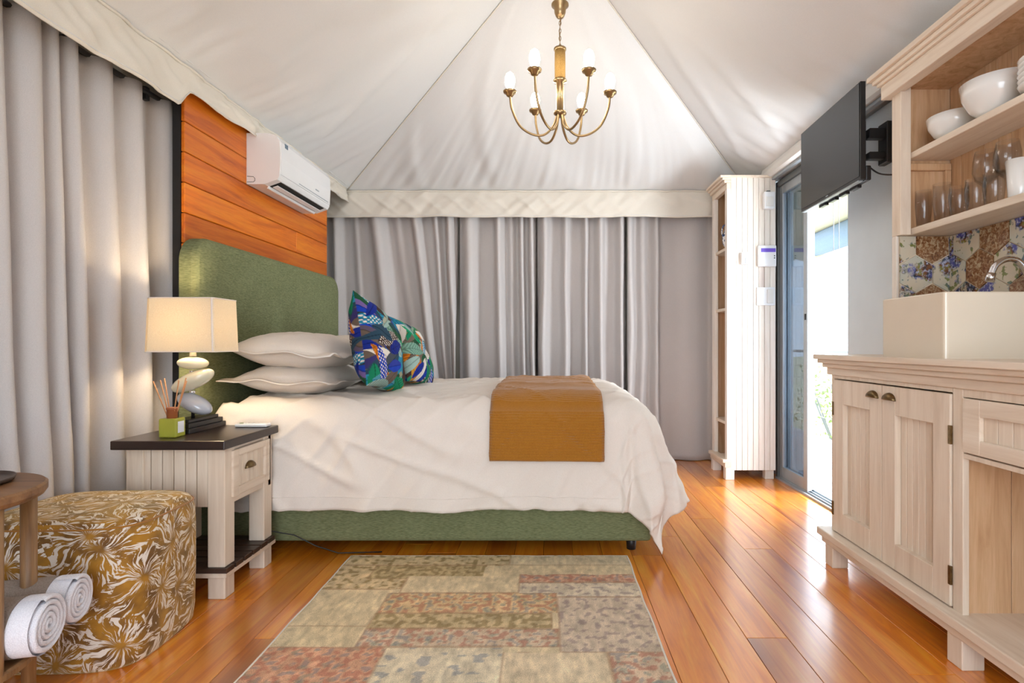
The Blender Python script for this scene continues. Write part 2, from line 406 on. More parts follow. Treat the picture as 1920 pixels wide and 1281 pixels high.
RB0, RB1 = (1.72, YF, ZS), (1.66, 4.56, ZS)
for args in ((LB0, LB1, RF, AP, 220, 60, 1), (RB0, RB1, RF, AP, 160, 60, 5), (LB1, RB1, AP, AP, 200, 60, 11)):
    bm = panel(*args); bmesh.ops.remove_doubles(bm, verts=bm.verts, dist=1e-5)
    o = obj('canvas_panel', bm, 'canvas', ce, smooth=True)
for a in (LB1, RB1):
    a = Vector(a); pts = []
    for i in range(25):
        p = a.lerp(AP, i / 24); pts.append(p + Vector((0, 0, -.008)))
    bm = bmesh.new(); tube(bm, pts, .0042, 6); obj('roof_seam', bm, 'canvas_warm', ce, smooth=True)
bm = bmesh.new(); tube(bm, [RF + Vector((0, 0, -.02)), AP + Vector((0, 0, -.02))], .03, 10); obj('ridge_pole', bm, 'grey_metal', ce, smooth=True)

# valances below the roof seam
def valance(name, f0, L, zt, zb, nrm, label, seed, group=None):
    def f(u, v):
        s = u * L; z = zt + (zb(s) - zt) * v
        w = .018 + .022 * v + .022 * nz(s * 6 + v * 1.5, v, seed) * (1 - abs(2 * v - 1) * .3) + .010 * nz(s * 15 + v * 3.5, v * 1.5, seed + 2) + .012 * math.exp(-(nz(s * 5 - v * 1.4, v * .5, seed + 6) / .12) ** 2) * math.sin(PI * v) + .02 * v * nz(s * 2, 0, seed)
        z += .012 * nz(s * 2.5, 0, seed + 4) * v
        p = f0(s); return (p[0] + nrm[0] * w, p[1] + nrm[1] * w, z)
    bm = bmesh.new(); grid(bm, 260, 16, f); o = obj(name, bm, 'canvas_warm', smooth=True); solid(o, .004)
    tag(o, label, 'valance', group)
    bm = bmesh.new(); pts = []
    for i in range(131):
        p = f(i / 130, .93); pts.append((p[0] + nrm[0] * .003, p[1] + nrm[1] * .003, p[2]))
    tube(bm, pts, .0016, 5); obj('hem_stitching', bm, 'canvas', o, smooth=True)
    bm = bmesh.new(); pts = []
    for i in range(131):
        p = f(i / 130, .0); pts.append((p[0] + nrm[0] * .004, p[1] + nrm[1] * .004, p[2]))
    tube(bm, pts, .007, 6); obj('piping', bm, 'canvas_warm', o, smooth=True)
    return o
valance('curtain_valance', lambda s: (-1.93 + s, 4.57), 3.47, 2.278, lambda s: 2.055, (0, -1), 'cream canvas valance strip above the grey curtains behind the bed', 3)
valance('curtain_valance', lambda s: (-1.705, YF + s), 4.52 - YF, 2.285, lambda s: 2.07 + .105 * sst(3.93, 4.05, s), (1, 0), 'cream canvas valance running over the left curtains and wooden wall panel', 8)

# ------------------------------------------------------------------ curtains
def curtain(name, f0, nrm, L, zt, zb, ridges, amp, label, group, seed, lean=None, n=None, base=.0, sharp=1.0):
    n = n or int(L / .012)
    rid = sorted(ridges)
    def off(s, z):
        h = (zt - z) / (zt - zb)
        best = 0
        for (c, w, a) in rid:
            cc = c + (lean(c) if lean else 0) * h + .02 * nz(z * 1.3, c * 7, seed) * (.3 + h)
            ww = w * (1 + .45 * h * nz(c * 9, z * .8, seed + 5)) 
            t_ = (s - cc) / ww
            best = max(best, a * math.exp(-abs(t_) ** 2.6))
        return amp * best * (.85 + .35 * h) + base + .008 * nz(s * 5, z * 1.2, seed)
    def f(u, v):
        s = u * L; z = zt + (zb - zt) * v; p = f0(s); w = off(s, z)
        return (p[0] + nrm[0] * w, p[1] + nrm[1] * w, z)
    bm = bmesh.new(); grid(bm, n, 40, f); o = obj(name, bm, 'curtain', smooth=True); solid(o, .003)
    tag(o, label, 'curtain', group)
    bm = bmesh.new(); grid(bm, n, 2, lambda u, v: tuple(Vector(f(u, 0)) + Vector((-nrm[0] * .004, -nrm[1] * .004, -.03 * v)))); obj('heading_tape', bm, 'canvas', o, smooth=True)
    return o
def ux(u, D=4.64): return (u - 1030) / 1020 * D
def bk(us, x0): return [(ux(u) - x0, w, a) for u, w, a in us]
G = 'grey curtain panels hanging behind the bed'
x0 = -1.95
leanL = lambda c: .30 * math.exp(-((c - .66) / .4) ** 2)
curtain('curtain', lambda s: (x0 + s, 4.68), (0, -1), 1.165, 2.13, .015, bk([(612, .02, 1.0), (632, .035, 1.1), (668, .04, .6), (705, .06, 1.2), (745, .05, .5), (778, .04, 1.1), (816, .03, .9), (843, .035, 1.2)], x0), .11, 'grey curtain panel behind the bed nearest the wooden wall panel', G, 2, leanL)
x1 = -.772
curtain('curtain', lambda s: (x1 + s, 4.685), (0, -1), .66, 2.13, .015, bk([(880, .06, 1.2), (935, .035, 1.2), (958, .03, .5), (978, .022, 1.0), (996, .022, 1.1)], x1), .11, 'grey curtain panel behind the bed hanging directly behind the mustard throw', G, 4, lambda c: .03)
x2 = -.105
curtain('curtain', lambda s: (x2 + s, 4.68), (0, -1), .76, 2.13, .015, bk([(1020, .04, 1.2), (1060, .03, .9), (1097, .022, 1.1), (1125, .035, 1.1), (1163, .03, 1.15)], x2), .11, 'grey curtain panel behind the bed, above its foot end', G, 6)
x3 = .66
curtain('curtain', lambda s: (x3 + s, 4.685), (0, -1), 1.05, 2.13, .005, bk([(1180, .04, 1.0), (1205, .035, .6), (1230, .03, .9), (1300, .10, .35), (1345, .04, .8)], x3), .11, 'grey curtain panel in the corner next to the tall pine shelf unit', G, 9)
def ly(u): return 1.80 * 1020 / (1030 - u)
G2 = 'grey curtain panels along the left side'
def lf(us, y0): return [(ly(u) - y0, w, a) for u, w, a in us]
curtain('curtain', lambda s: (-1.885, .55 + s), (1, 0), 1.50, 2.175, .01, lf([(-330, .06, 1), (-220, .06, 1.1), (-130, .05, 1), (-50, .05, 1), (8, .035, 1.0), (72, .05, 1.1), (116, .032, 1.0)], .55), .085, 'grey curtain panel at the left edge, hanging nearest the round table', G2, 12, lambda c: .03)
curtain('curtain', lambda s: (-1.88, 2.03 + s), (1, 0), .66, 2.165, .01, lf([(150, .032, 1.0), (212, .05, 1.0), (270, .05, 1.0), (330, .04, .9)], 2.03), .08, 'grey curtain panel behind the bedside lamp, beside the wooden wall panel', G2, 15, lambda c: .05)
# rods with brackets
r_ = thing('curtain_rod', 'dark curtain rod half hidden above the left curtains', 'rod', (-1.86, 1.0, 2.16))
bm = bmesh.new(); tube(bm, [(-1.86, YF + .1, 2.165), (-1.86, 4.5, 2.165)], .012, 8); obj('rod', bm, 'black', r_, smooth=True)
for y in (1.3, 2.1, 2.3, 2.52): obj('bracket', B(((-1.98, y - .012, 2.13), (-1.86, y + .012, 2.19))), 'black', r_)

# ================================================================== WOODEN WALL PANEL
wp = thing('wall_panel', 'tall orange wooden plank panel with black edge behind the green headboard', 'wall panel', (-1.78, 3.4, 0))
obj('backing_frame', B(((-1.775, 2.562, 0), (-1.738, 2.60, 2.24)), ((-1.775, 4.17, 0), (-1.738, 4.21, 2.24)), ((-1.77, 2.60, 1.3), (-1.742, 4.17, 2.24))), 'black', wp)
z = 2.195
for i in range(6):
    z2 = z - .1435
    cuts = [2.565, 4.21] if i not in (1, 3) else [2.565, (2.0, 3.35)[i == 1] if i == 1 else 3.7, 4.21]
    for a, b in zip(cuts, cuts[1:]):
        obj('plank', B(((-1.738, a + .0012, z2 + .0016), (-1.72, b - .0012, (z if i else 2.262) - .0016)), bev=.003), 'panel', wp)
    z = z2

# ================================================================== BED
bed = thing('bed', 'double bed with green upholstered headboard and base', 'bed', (-.55, 3.35, 0))
# headboard, rounded top corners and padded face
def rrect(y0, y1, z0, z1, r, n=8):
    pts = [(y0, z0), (y1, z0)]
    for cx_, cz_, a0 in ((y1 - r, z1 - r, 0), (y0 + r, z1 - r, 90)):
        for i in range(n + 1):
            a = R(a0 + 90 * i / n); pts.append((cx_ + r * math.cos(a), cz_ + r * math.sin(a)))
    return pts
bm = bmesh.new()
prev = None
for xx, ins in ((-1.715, .012), (-1.705, 0), (-1.65, 0), (-1.632, .006), (-1.622, .018), (-1.617, .04), (-1.614, .10)):
    ring = [bm.verts.new((xx, p[0], p[1])) for p in rrect(2.505 + ins, 4.20 - ins, .04, 1.505 - ins, .115 - ins * .6)]
    if prev:
        for i in range(len(ring)): bm.faces.new((prev[i], prev[(i + 1) % len(ring)], ring[(i + 1) % len(ring)], ring[i]))
    else: bm.faces.new(ring)
    prev = ring
bm.faces.new(prev[::-1]); obj('headboard', bm, 'green', bed, smooth=False)
obj('bed_base', B(((-1.605, 2.595, .055), (.487, 4.12, .33)), bev=.018, seg=3), 'green', bed)
for px, py in ((-1.45, 2.68), (.40, 2.66), (-1.45, 4.03), (.40, 4.03)):
    bm = bmesh.new(); lathe(bm, [(.022, 0), (.026, .06)], (px, py, 0), 14); obj('leg', bm, 'black', bed, smooth=True)
obj('mattress', B(((-1.60, 2.62, .33), (.45, 4.10, .64)), bev=.05, seg=3), 'linen', bed)

ZT = .735
def duv(sx, sy, out=0.0, wr=1.0):
    """sheet coordinates -> point. sx from head to foot, sy from far to near (metres)."""
    EX, EN, EF = .33, 2.665, 4.05
    b = max(0, sx - EX); an = max(0, EN - sy); af = max(0, sy - EF)
    a = an if an > 0 else af
    o = math.hypot(a, b)
    cx_ = min(sx, EX); cy_ = min(max(sy, EN), EF)
    z = ZT + .012 * nz(sx * 2, sy * 2, 1) * wr
    z += .012 * math.sin(PI * min(1, max(0, (sy - 2.6) / 1.5)))
    hx = hy = 0
    if o > 0:
        ph = math.atan2(a, b)                       # 0 = foot, 90 = side
        k = math.sin(ph) ** 2
        r = .22 * (1 - k) + .135 * k; fl_ = .40 * (1 - k) + .03 * k
        mid = math.sin(2 * ph)
        if o < r * PI / 2: h = r * math.sin(o / r); d = r * (1 - math.cos(o / r))
        else:
            e = o - r * PI / 2; h = r + fl_ * e; d = r + math.sqrt(1 - fl_ * fl_) * e
        h += mid * .035 * math.sin(ph * 9 + .5) * sst(.1, .5, o)
        # hanging folds
        q = sst(.08, .45, o)
        h += q * (.018 * nz(sx * 5, sy * 1.5 + o * 1.0, 3) + .010 * nz(sx * 14 + o * 3, sy * 3, 8)) * wr
        h += .010 * q * sst(.45, .60, o) * math.sin(sx * 21 + 2 * nz(sx * 2, 0)) * wr * k
        z += .06 * max(0, mid) * sst(.5, .85, o); h *= 1 - .30 * max(0, mid) * sst(.48, .85, o)
        hx = h * math.cos(ph); hy = h * math.sin(ph); z -= d
        if a > 0: z += .012 * nz(sx * 3.3, 0, 5) * sst(.3, .6, o)
    x = cx_ + hx; y = cy_ + (hy if af > 0 else -hy)
    # diagonal creases on the side and top
    cr = nz(sx * 3 + sy * 4.5, sy * 1.0 - sx * .6, 20); cr2 = nz(sx * 7 - sy * 6, sy * 2, 31)
    w = wr * (.011 * math.exp(-(cr / .10) ** 2) + .006 * math.exp(-(cr2 / .1) ** 2)) + out
    if o > .12: 
        w = out + (w - out) * 1.35
        if a > 0: y -= w * (1 if an > 0 else -1)
        else: x += w
    else: z += w
    if z < .03: z = .03 + (z - .03) * .1
    return Vector((x, y, z))
NX, NY = 210, 190
def fd(u, v):
    sx = -1.56 + u * (.33 + .66 + 1.56); sy = 2.665 - .585 + v * (1.385 + .585 + .56)
    p = duv(sx, sy)
    # head end: roll thickness, tucks down
    e = sst(.10, 0, (sx + 1.56)); p.z -= .05 * e * (1 if sy > 2.6 and sy < 4.1 else 0)
    return p
bm = bmesh.new(); grid(bm, NX, NY, fd); duvet = obj('duvet', bm, 'linen', smooth=True); solid(duvet, .012, -1)
tag(duvet, 'white cotton duvet draped over the bed with a corner trailing at the foot', 'duvet')
def seamline(name, fsy, mat, off):
    bm = bmesh.new(); pts = []
    for i in range(160):
        sx = -1.54 + i / 159 * 1.86; p = duv(sx, fsy, out=off); pts.append(p)
    tube(bm, pts, .0014, 5); return obj(name, bm, mat, duvet, smooth=True)
seamline('flange_seam', 2.665 - .585 + .062, 'linen', .001)

# throw
def fthrow(layer):
    def f(u, v):
        # v from hanging edge up over the top
        s0 = 2.665 - .345 + layer * .008; s1 = 3.62 - layer * .03
        sy = s0 + v * (s1 - s0); wdt = .262 - layer * .004
        sx = -.012 + (u - .5) * 2 * wdt + .010 * nz(sy * 3, 0, 40)
        rib = .0045 * abs(math.sin(PI * v * (s1 - s0) / .0125))
        p = duv(sx, sy, out=.017 + .012 * (1 - layer) + rib, wr=.6)
        e = sst(.06, 0, min(u, 1 - u)) * .006; 
        if sy < 2.6: p.y += e
        else: p.z -= e
        return p
    return f
th = thing('throw_blanket', 'folded mustard ribbed knit throw laid across the foot of the bed', 'throw', (0, 2.6, .5))
for layer in (1, 0):
    bm = bmesh.new(); grid(bm, 26, 620, fthrow(layer)); o = obj('throw_layer', bm, 'mustard', th, smooth=True); solid(o, .008, 1 if layer == 0 else 1)

# pillows
def pillow(name, c, hx, hy, T, flange, mat, label, cat, group=None, rot=None, seed=0, droop=.02, n=56, paint=None, pinch=0.0):
    bm = bmesh.new()
    Mx = rot or Matrix.Identity(3)
    cc = Vector(c)
    def surf(sgn):
        def f(u, v):
            a = 2 * u - 1; b = 2 * v - 1
            X = a * (hx + flange); Y = b * (hy + flange)
            ia = min(1, abs(X) / hx); ib = min(1, abs(Y) / hy)
            h = ((1 - ia ** 3.0) * (1 - ib ** 3.0)) ** .62
            wr = .010 * nz(X * 7, Y * 7, seed) * h + .006 * nz(X * 20, Y * 20, seed + 2) * h
            Z = sgn * (T * h + .0025) + wr
            ex = max(0, abs(X) - hx); ey = max(0, abs(Y) - hy)
            Z += (.026 * nz(X * 7, Y * 7, seed + 7) - droop * 10 * (ex + ey) * .3) * (1 if flange and (ex or ey) else 0)
            if pinch:
                X *= 1 - pinch * (1 - abs(b) ** 2) * (abs(a) ** 3); Y *= 1 - pinch * (1 - abs(a) ** 2) * (abs(b) ** 3)
            return cc + Mx @ Vector((X, Y, Z))
        return f
    g1 = grid(bm, n, n, surf(1)); g2 = grid(bm, n, n, surf(-1))
    rim = lambda g: [g[i][0] for i in range(n)] + [g[n][j] for j in range(n)] + [g[i][n] for i in range(n, 0, -1)] + [g[0][j] for j in range(n, 0, -1)]
    r1, r2 = rim(g1), rim(g2)
    for i in range(len(r1)): bm.faces.new((r1[i], r1[(i + 1) % len(r1)], r2[(i + 1) % len(r1)], r2[i]))
    o = obj(name, bm, mat, smooth=True); tag(o, label, cat, group)
    if paint:
        at = o.data.color_attributes.new('print', 'FLOAT_COLOR', 'POINT'); k = 0; cols = []
        for side in (0, 1):
            for i in range(n + 1):
                for j in range(n + 1): cols.append((*paint(side, 2 * i / n - 1, 2 * j / n - 1), 1))
        at.data.foreach_set('color', [c for q in cols for c in q])
    return o
rotl = lambda a, b, c=0: (Matrix.Rotation(R(c), 3, 'Z') @ Matrix.Rotation(R(a), 3, 'X') @ Matrix.Rotation(R(b), 3, 'Y'))
GP = 'white pillows stacked at the headboard'
pillow('pillow', (-1.318, 2.985, .818), .225, .35, .080, .045, 'linen', 'white flanged pillow under the other one at the near side of the bed', 'pillow', GP, rotl(0, 2), 1)
pillow('pillow', (-1.325, 2.98, .962), .235, .355, .095, .055, 'linen', 'white flanged pillow on top of the near stack at the headboard', 'pillow', GP, rotl(0, 4), 5)
pillow('pillow', (-1.315, 3.80, .818), .225, .33, .075, .045, 'linen', 'white flanged pillow at the bottom of the far stack behind the patterned cushions', 'pillow', GP, rotl(0, 2), 9)
pillow('pillow', (-1.315, 3.80, .97), .23, .33, .085, .05, 'linen', 'white flanged pillow on top of the far stack behind the patterned cushions', 'pillow', GP, rotl(0, 4), 13)

# leaf print painter
PAL = [srgb(*c) for c in ((24, 60, 170), (20, 40, 130), (14, 118, 82), (20, 140, 96), (206, 116, 20), (190, 134, 40), (64, 42, 34), (104, 88, 76), (222, 212, 200), (120, 160, 140), (36, 130, 160), (40, 66, 84), (150, 175, 165), (28, 76, 48))]
def leafprint(seed):
    rg = random.Random(seed); leaves = []
    for i in range(95):
        cx_, cy_ = rg.uniform(-1.1, 1.1), rg.uniform(-1.1, 1.1)
        leaves.append((cx_, cy_, rg.uniform(-.9, .9) + PI / 2 * (rg.random() < .8), rg.uniform(.30, .58), rg.uniform(.10, .20), rg.choice(PAL), rg.random(), rg.choice(PAL)))
    def paint(side, a, b):
        if side: a = -a
        col = PAL[7]
        for (x, y, th, L, w, c, st, c2) in leaves:
            dx, dy = a - x, b - y; p = dx * math.cos(th) + dy * math.sin(th); q = -dx * math.sin(th) + dy * math.cos(th)
            if abs(p) < L:
                ww = w * (1 - (p / L) ** 2) ** .8
                if abs(q) < ww:
                    col = c
                    if abs(q) < .010: col = tuple(.5 * v for v in c)
                    elif st < .13 and (math.sin(p * 70) * math.sin(q * 70) > .25): col = PAL[8]
                    elif st > .8 and math.sin((p - abs(q)) * 60) > .3: col = tuple(.55 * m for m in c)
                    elif q > 0 and .3 < st < .6: col = tuple(.7 * m + .3 * n_ for m, n_ in zip(c, c2))
        return col
    return paint
GC = 'leaf print scatter cushions'
# face of the cushion looks towards the foot of the bed, top leaning back against the pillows
rc = lambda lean, yaw, roll=0: Matrix.Rotation(R(yaw), 3, 'Z') @ Matrix.Rotation(R(90 - lean), 3, 'Y') @ Matrix.Rotation(R(roll), 3, 'Z')
pillow('cushion', (-.922, 2.925, .975), .25, .25, .10, 0, 'cushion', 'large leaf print cushion standing upright in front of the near pillows', 'cushion', GC, rc(13, 0, -14), 21, n=150, paint=leafprint(3), pinch=.10)
pillow('cushion', (-.895, 3.46, .94), .225, .225, .10, 0, 'cushion', 'leaf print cushion behind the nearer one, close to the back curtains', 'cushion', GC, rc(24, -2, -12), 27, n=130, paint=leafprint(8), pinch=.10)

# ================================================================== NIGHTSTAND
ns = thing('nightstand', 'whitewashed bedside table with black-brown top beside the bed', 'nightstand', (-1.46, 2.3, 0))
NX0, NX1, NY0, NY1 = -1.655, -1.268, 2.125, 2.485
obj('table_top', B(((-1.685, 2.085, .592), (-1.245, 2.502, .627)), bev=.004, seg=2), 'espresso', ns)
lw = .068
for (a, b) in ((NX0, NY0), (NX1 - lw, NY0), (NX0, NY1 - lw), (NX1 - lw, NY1 - lw)):
    obj('leg', B(((a, b, .125), (a + lw, b + lw, .592)), bev=.003), 'pine', ns)
    obj('foot', B(((a, b, 0), (a + lw, b + lw, .088)), bev=.004), 'pine', ns)
nb = 7; w0 = (NX1 - lw - (NX0 + .004)) / nb
for i in range(nb):
    obj('side_board', B(((NX0 + .004 + i * w0 + .001, NY0 + .006, .36), (NX0 + .004 + (i + 1) * w0 - .0025, NY0 + .02, .592)), bev=.0015), 'pine', ns)
obj('side_backing', B(((NX0 + .004, NY0 + .02, .362), (NX1 - lw, NY0 + .03, .59)), ((NX0, NY1 - .03, .362), (NX1, NY1 - .01, .59)), ((NX0 + .002, NY0 + lw, .362), (NX0 + .02, NY1 - .03, .59))), 'pine_groove', ns)
for z0_, z1_ in ((.362, .385), (.575, .592)): obj('front_rail', B(((NX1 - .03, NY0 + lw, z0_), (NX1 - .004, NY1 - lw, z1_)), bev=.002), 'pine_y', ns)
dr = obj('drawer', B(((NX1 - .02, NY0 + .045, .388), (NX1 + .008, NY0 + .085, .574)), ((NX1 - .02, NY1 - .07, .388), (NX1 + .008, NY1 - .03, .574)), ((NX1 - .02, NY0 + .085, .388), (NX1 + .008, NY1 - .07, .422)), ((NX1 - .02, NY0 + .085, .546), (NX1 + .008, NY1 - .07, .574)), ((NX1 - .3, NY0 + .07, .388), (NX1 - .02, NY1 - .07, .56)), bev=.002), 'pine_y', ns)
yy0, yy1 = NY0 + .085, NY1 - .07
for i in range(5):
    w_ = (yy1 - yy0) / 5
    obj('drawer_board', B(((NX1 - .012, yy0 + i * w_ + .001, .42), (NX1 - .002, yy0 + (i + 1) * w_ - .001, .548)), bev=.001), 'pine', dr)
def cup_handle(c, parent, r=.026, face=1, dirx=1):
    """half-dome cup pull on a face whose outward normal is +x (dirx=1) or -x"""
    bm = bmesh.new()
    def f(u, v):
        th = PI * u; ph = PI / 2 * v
        return (c[0] + dirx * (r * .75 * math.sin(ph) * (math.sin(th) ** .6 if 0 < th < PI else 0)), c[1] + r * 1.25 * math.cos(th) * (1 - .0 * v), c[2] + r * .95 * math.sin(th) * math.cos(ph))
    grid(bm, 16, 8, f); box(bm, (c[0], c[1] - r * 1.3, c[2] - .002), (c[0] + dirx * .003, c[1] + r * 1.3, c[2] + .003))
    o = obj('handle', bm, 'bronze', parent, smooth=True); solid(o, .002); return o
cup_handle((NX1 - .001, (yy0 + yy1) / 2 - .01, .482), dr)
obj('shelf_frame', B(((NX0 - .012, NY0 - .012, .088), (NX1 + .012, NY1 + .012, .106)), bev=.002), 'pine_y', ns)
nsl = 6; w_ = (NY1 - NY0 + .024) / nsl
for i in range(nsl):
    obj('slat', B(((NX0 - .014, NY0 - .012 + i * w_ + .001, .106), (NX1 + .014, NY0 - .012 + (i + 1) * w_ - .009, .125)), bev=.0015), 'slat_dark', ns)
o = bmesh.new(); tube(o, [(-1.40, 2.36, .59), (-1.36, 2.56, .45), (-1.33, 2.585, .25), (-1.28, 2.50, .14), (-1.20, 2.56, .10), (-1.10, 2.56, .05), (-1.0, 2.58, .008), (-.8, 2.6, .006)], .003, 6)
tag(obj('power_cord', o, 'black', smooth=True), 'thin black cord trailing from the bedside table down to the floor', 'cord')

# lamp
LX, LY = -1.53, 2.336
lamp = thing('table_lamp', 'bedside lamp with cream shade on three stacked glazed pebbles', 'lamp', (LX, LY, .627))
bm = B(((-1.60, 2.245, .627), (-1.485, 2.50, .648)), ((-1.592, 2.255, .648), (-1.493, 2.49, .668)), ((-1.58, 2.27, .668), (-1.505, 2.475, .682)), bev=.003, seg=2)
obj('base', bm, 'black', lamp)
zy = lambda y, D=LY: 1 - (y - 645) / 1020 * D
bm = bmesh.new(); lathe(bm, [(.007, 0), (.007, .06)], (LX, LY, .68), 12); obj('stem', bm, 'black', lamp, smooth=True)
bm = bmesh.new(); ell(bm, (LX + .008, LY, zy(757)), .077, .05, .036, R(-28)); obj('pebble', bm, 'stone_grey', lamp, smooth=True)['label'] = 'grey glazed pebble'
bm = bmesh.new(); ell(bm, (LX + .0, LY, zy(714)), .095, .055, .036, R(26)); obj('pebble', bm, 'stone_cream', lamp, smooth=True)
bm = bmesh.new(); ell(bm, (LX + .0, LY, zy(681)), .064, .045, .027, R(-2)); obj('pebble', bm, 'stone_cream', lamp, smooth=True)
bm = bmesh.new(); lathe(bm, [(.014, 0), (.012, .02), (.014, .05), (.02, .07)], (LX, LY, zy(668)), 14); obj('neck', bm, 'stone_cream', lamp, smooth=True)
for yy in (735, 697): 
    bm = bmesh.new(); lathe(bm, [(.012, -.006), (.012, .006)], (LX - .003, LY, zy(yy)), 12); obj('spacer', bm, 'chrome', lamp, smooth=True)
def shade_ring(k, z, cut=.03):
    a, b = .15 * k, .10 * k
    return [(LX - a + cut, LY - b), (LX + a - cut * .2, LY - b), (LX + a, LY - b + cut * .2), (LX + a, LY + b - cut), (LX + a - cut, LY + b), (LX - a + cut, LY + b), (LX - a, LY + b - cut), (LX - a, LY - b + cut)]
bm = bmesh.new(); ra = shade_ring(1.02, 0); rb = shade_ring(.97, 0); zb_, zt_ = zy(659) , zy(562)
va = [bm.verts.new((*p, zb_)) for p in ra]; vb = [bm.verts.new((*p, zt_)) for p in rb]
for i in range(8): bm.faces.new((va[i], va[(i + 1) % 8], vb[(i + 1) % 8], vb[i]))
sh = obj('lamp_shade', bm, 'shade', lamp); solid(sh, .0015)
for ring, z in ((ra, zb_), (rb, zt_)):
    bm = bmesh.new(); tube(bm, [(*p, z) for p in ring] + [(*ring[0], z)], .0028, 6); obj('shade_trim', bm, 'linen', sh)
bm = bmesh.new(); tube(bm, [(*ra[1], zb_), (*rb[1], zt_)], .004, 6); obj('shade_seam', bm, 'linen', sh)
bm = bmesh.new(); ell(bm, (LX, LY, zb_ + .115), .028, .028, .036); obj('bulb', bm, m_emit('warm_bulb', (1, .78, .50), 190), lamp, smooth=True)

# reed diffuser
DX, DYY = -1.515, 2.185
df = thing('reed_diffuser', 'square glass reed diffuser with yellow-green oil and brown sticks', 'diffuser', (DX, DYY, .627))
bm = B(((DX - .035, DYY - .03, .6275), (DX + .035, DYY + .03, .703)), bev=.006, seg=3); obj('bottle', bm, 'yellowglass', df)
bm = bmesh.new(); lathe(bm, [(.012, .07), (.019, .078), (.019, .108), (.021, .11), (.021, .118), (.012, .118)], (DX, DYY, .627), 20); obj('collar', bm, 'cork', df, smooth=True)
obj('bottle_label', B(((DX + .0352, DYY - .018, .645), (DX + .036, DYY + .018, .69))), 'white', df)
for dx, dy, tz in ((-.085, .0, .155), (-.05, .02, .165), (-.045, -.01, .16), (.055, .01, .168), (.045, -.02, .16), (.05, .02, .155)):
    bm = bmesh.new(); tube(bm, [(DX + dx * -.1, DYY, .64), (DX + dx * .9, DYY + dy, .64 + tz + .055)], .0022, 6); obj('reed', bm, 'reed', df, smooth=True)
# remote
rm = thing('remote_control', 'slim white remote control lying on the bedside table top', 'remote', (-1.32, 2.44, .627))
obj('remote_body', B(((-1.405, 2.425, .628), (-1.262, 2.47, .643)), bev=.005, seg=3), 'white', rm)
for i in range(4): obj('button', B(((-1.39 + i * .022, 2.44, .643), (-1.378 + i * .022, 2.452, .645))), 'offwhite' if i else 'leaf', rm)

# ================================================================== AIR CONDITIONER
ac = thing('air_conditioner', 'white split air conditioner high on the orange plank panel', 'air conditioner', (-1.72, 3.43, 2.05))
A0, A1 = 3.09, 3.79
prof = [(-1.72, 1.908), (-1.62, 1.908), (-1.545, 1.935), (-1.533, 1.955), (-1.528, 2.06), (-1.532, 2.15), (-1.55, 2.185), (-1.60, 2.198), (-1.72, 2.198)]
bm = bmesh.new(); prism(bm, prof, 'Y', A0, A1); obj('housing', bm, 'white', ac)
bm = bmesh.new(); prism(bm, [(-1.5275, 1.966), (-1.5225, 2.06), (-1.5265, 2.148), (-1.545, 2.18), (-1.548, 2.17), (-1.533, 2.14), (-1.53, 2.06), (-1.534, 1.966)], 'Y', A0 + .006, A1 - .006); fp = obj('front_panel', bm, 'white', ac)
obj('panel_groove', B(((-1.5285, 3.32, 1.975), (-1.5245, 3.75, 1.979))), 'grey_light', fp)
obj('energy_sticker', B(((-1.528, 3.14, 2.13), (-1.5245, 3.175, 2.155))), 'roll', fp)
obj('maker_mark', B(((-1.5262, 3.55, 2.005), (-1.5232, 3.60, 2.013))), 'grey_light', fp)
bm = bmesh.new(); prism(bm, [(-1.617, 1.9065), (-1.549, 1.9312), (-1.5505, 1.9352), (-1.6185, 1.9105)], 'Y', A0 + .05, A1 - .05); lv = obj('air_outlet', bm, 'darkslot', ac)
bm = bmesh.new(); prism(bm, [(-1.600, 1.9035), (-1.572, 1.912), (-1.573, 1.917), (-1.601, 1.9085)], 'Y', A0 + .06, A1 - .06); obj('louvre', bm, 'white', lv)
bm = bmesh.new(); prism(bm, [(-1.625, 1.894), (-1.618, 1.896), (-1.612, 1.909), (-1.618, 1.909)], 'Y', A0 + .04, A1 - .04); obj('louvre', bm, 'white', lv)
bm = bmesh.new(); tube(bm, [(-1.716, A0 - .001, 1.952), (-1.68, A0 - .001, 1.950), (-1.672, A0 - .001, 1.94), (-1.672, A0 - .001, 1.928), (-1.68, A0 - .001, 1.92), (-1.716, A0 - .001, 1.92)], .0015, 5); obj('pipe_knockout', bm, 'darkslot', ac)

# ================================================================== OTTOMAN
def superell(n, hx, hy, e):
    return [(hx * math.copysign(abs(math.cos(2 * PI * k / n)) ** e, math.cos(2 * PI * k / n)), hy * math.copysign(abs(math.sin(2 * PI * k / n)) ** e, math.sin(2 * PI * k / n))) for k in range(n)]
ot = thing('ottoman', 'rounded mustard pouffe with white feathery burst print', 'ottoman', (-1.53, 1.83, 0))
prof = [(.93, .0), (.97, .012), (.99, .06), (1.0, .2), (1.0, .36), (.99, .41), (.965, .437), (.93, .452), (.88, .458), (.6, .466), (.3, .468), (.02, .469)]
n = 72; base = superell(n, .262, .205, .50)
bm = bmesh.new(); uvl = bm.loops.layers.uv.new('UVMap'); rings = []
rz = R(2)
for (k, z) in prof:
    rings.append([bm.verts.new((-1.53 + (p[0] * math.cos(rz) - p[1] * math.sin(rz)) * k, 1.835 + (p[0] * math.sin(rz) + p[1] * math.cos(rz)) * k, z)) for p in base])
per = [0]
for i in range(n): per.append(per[-1] + math.dist(base[i], base[(i + 1) % n]))
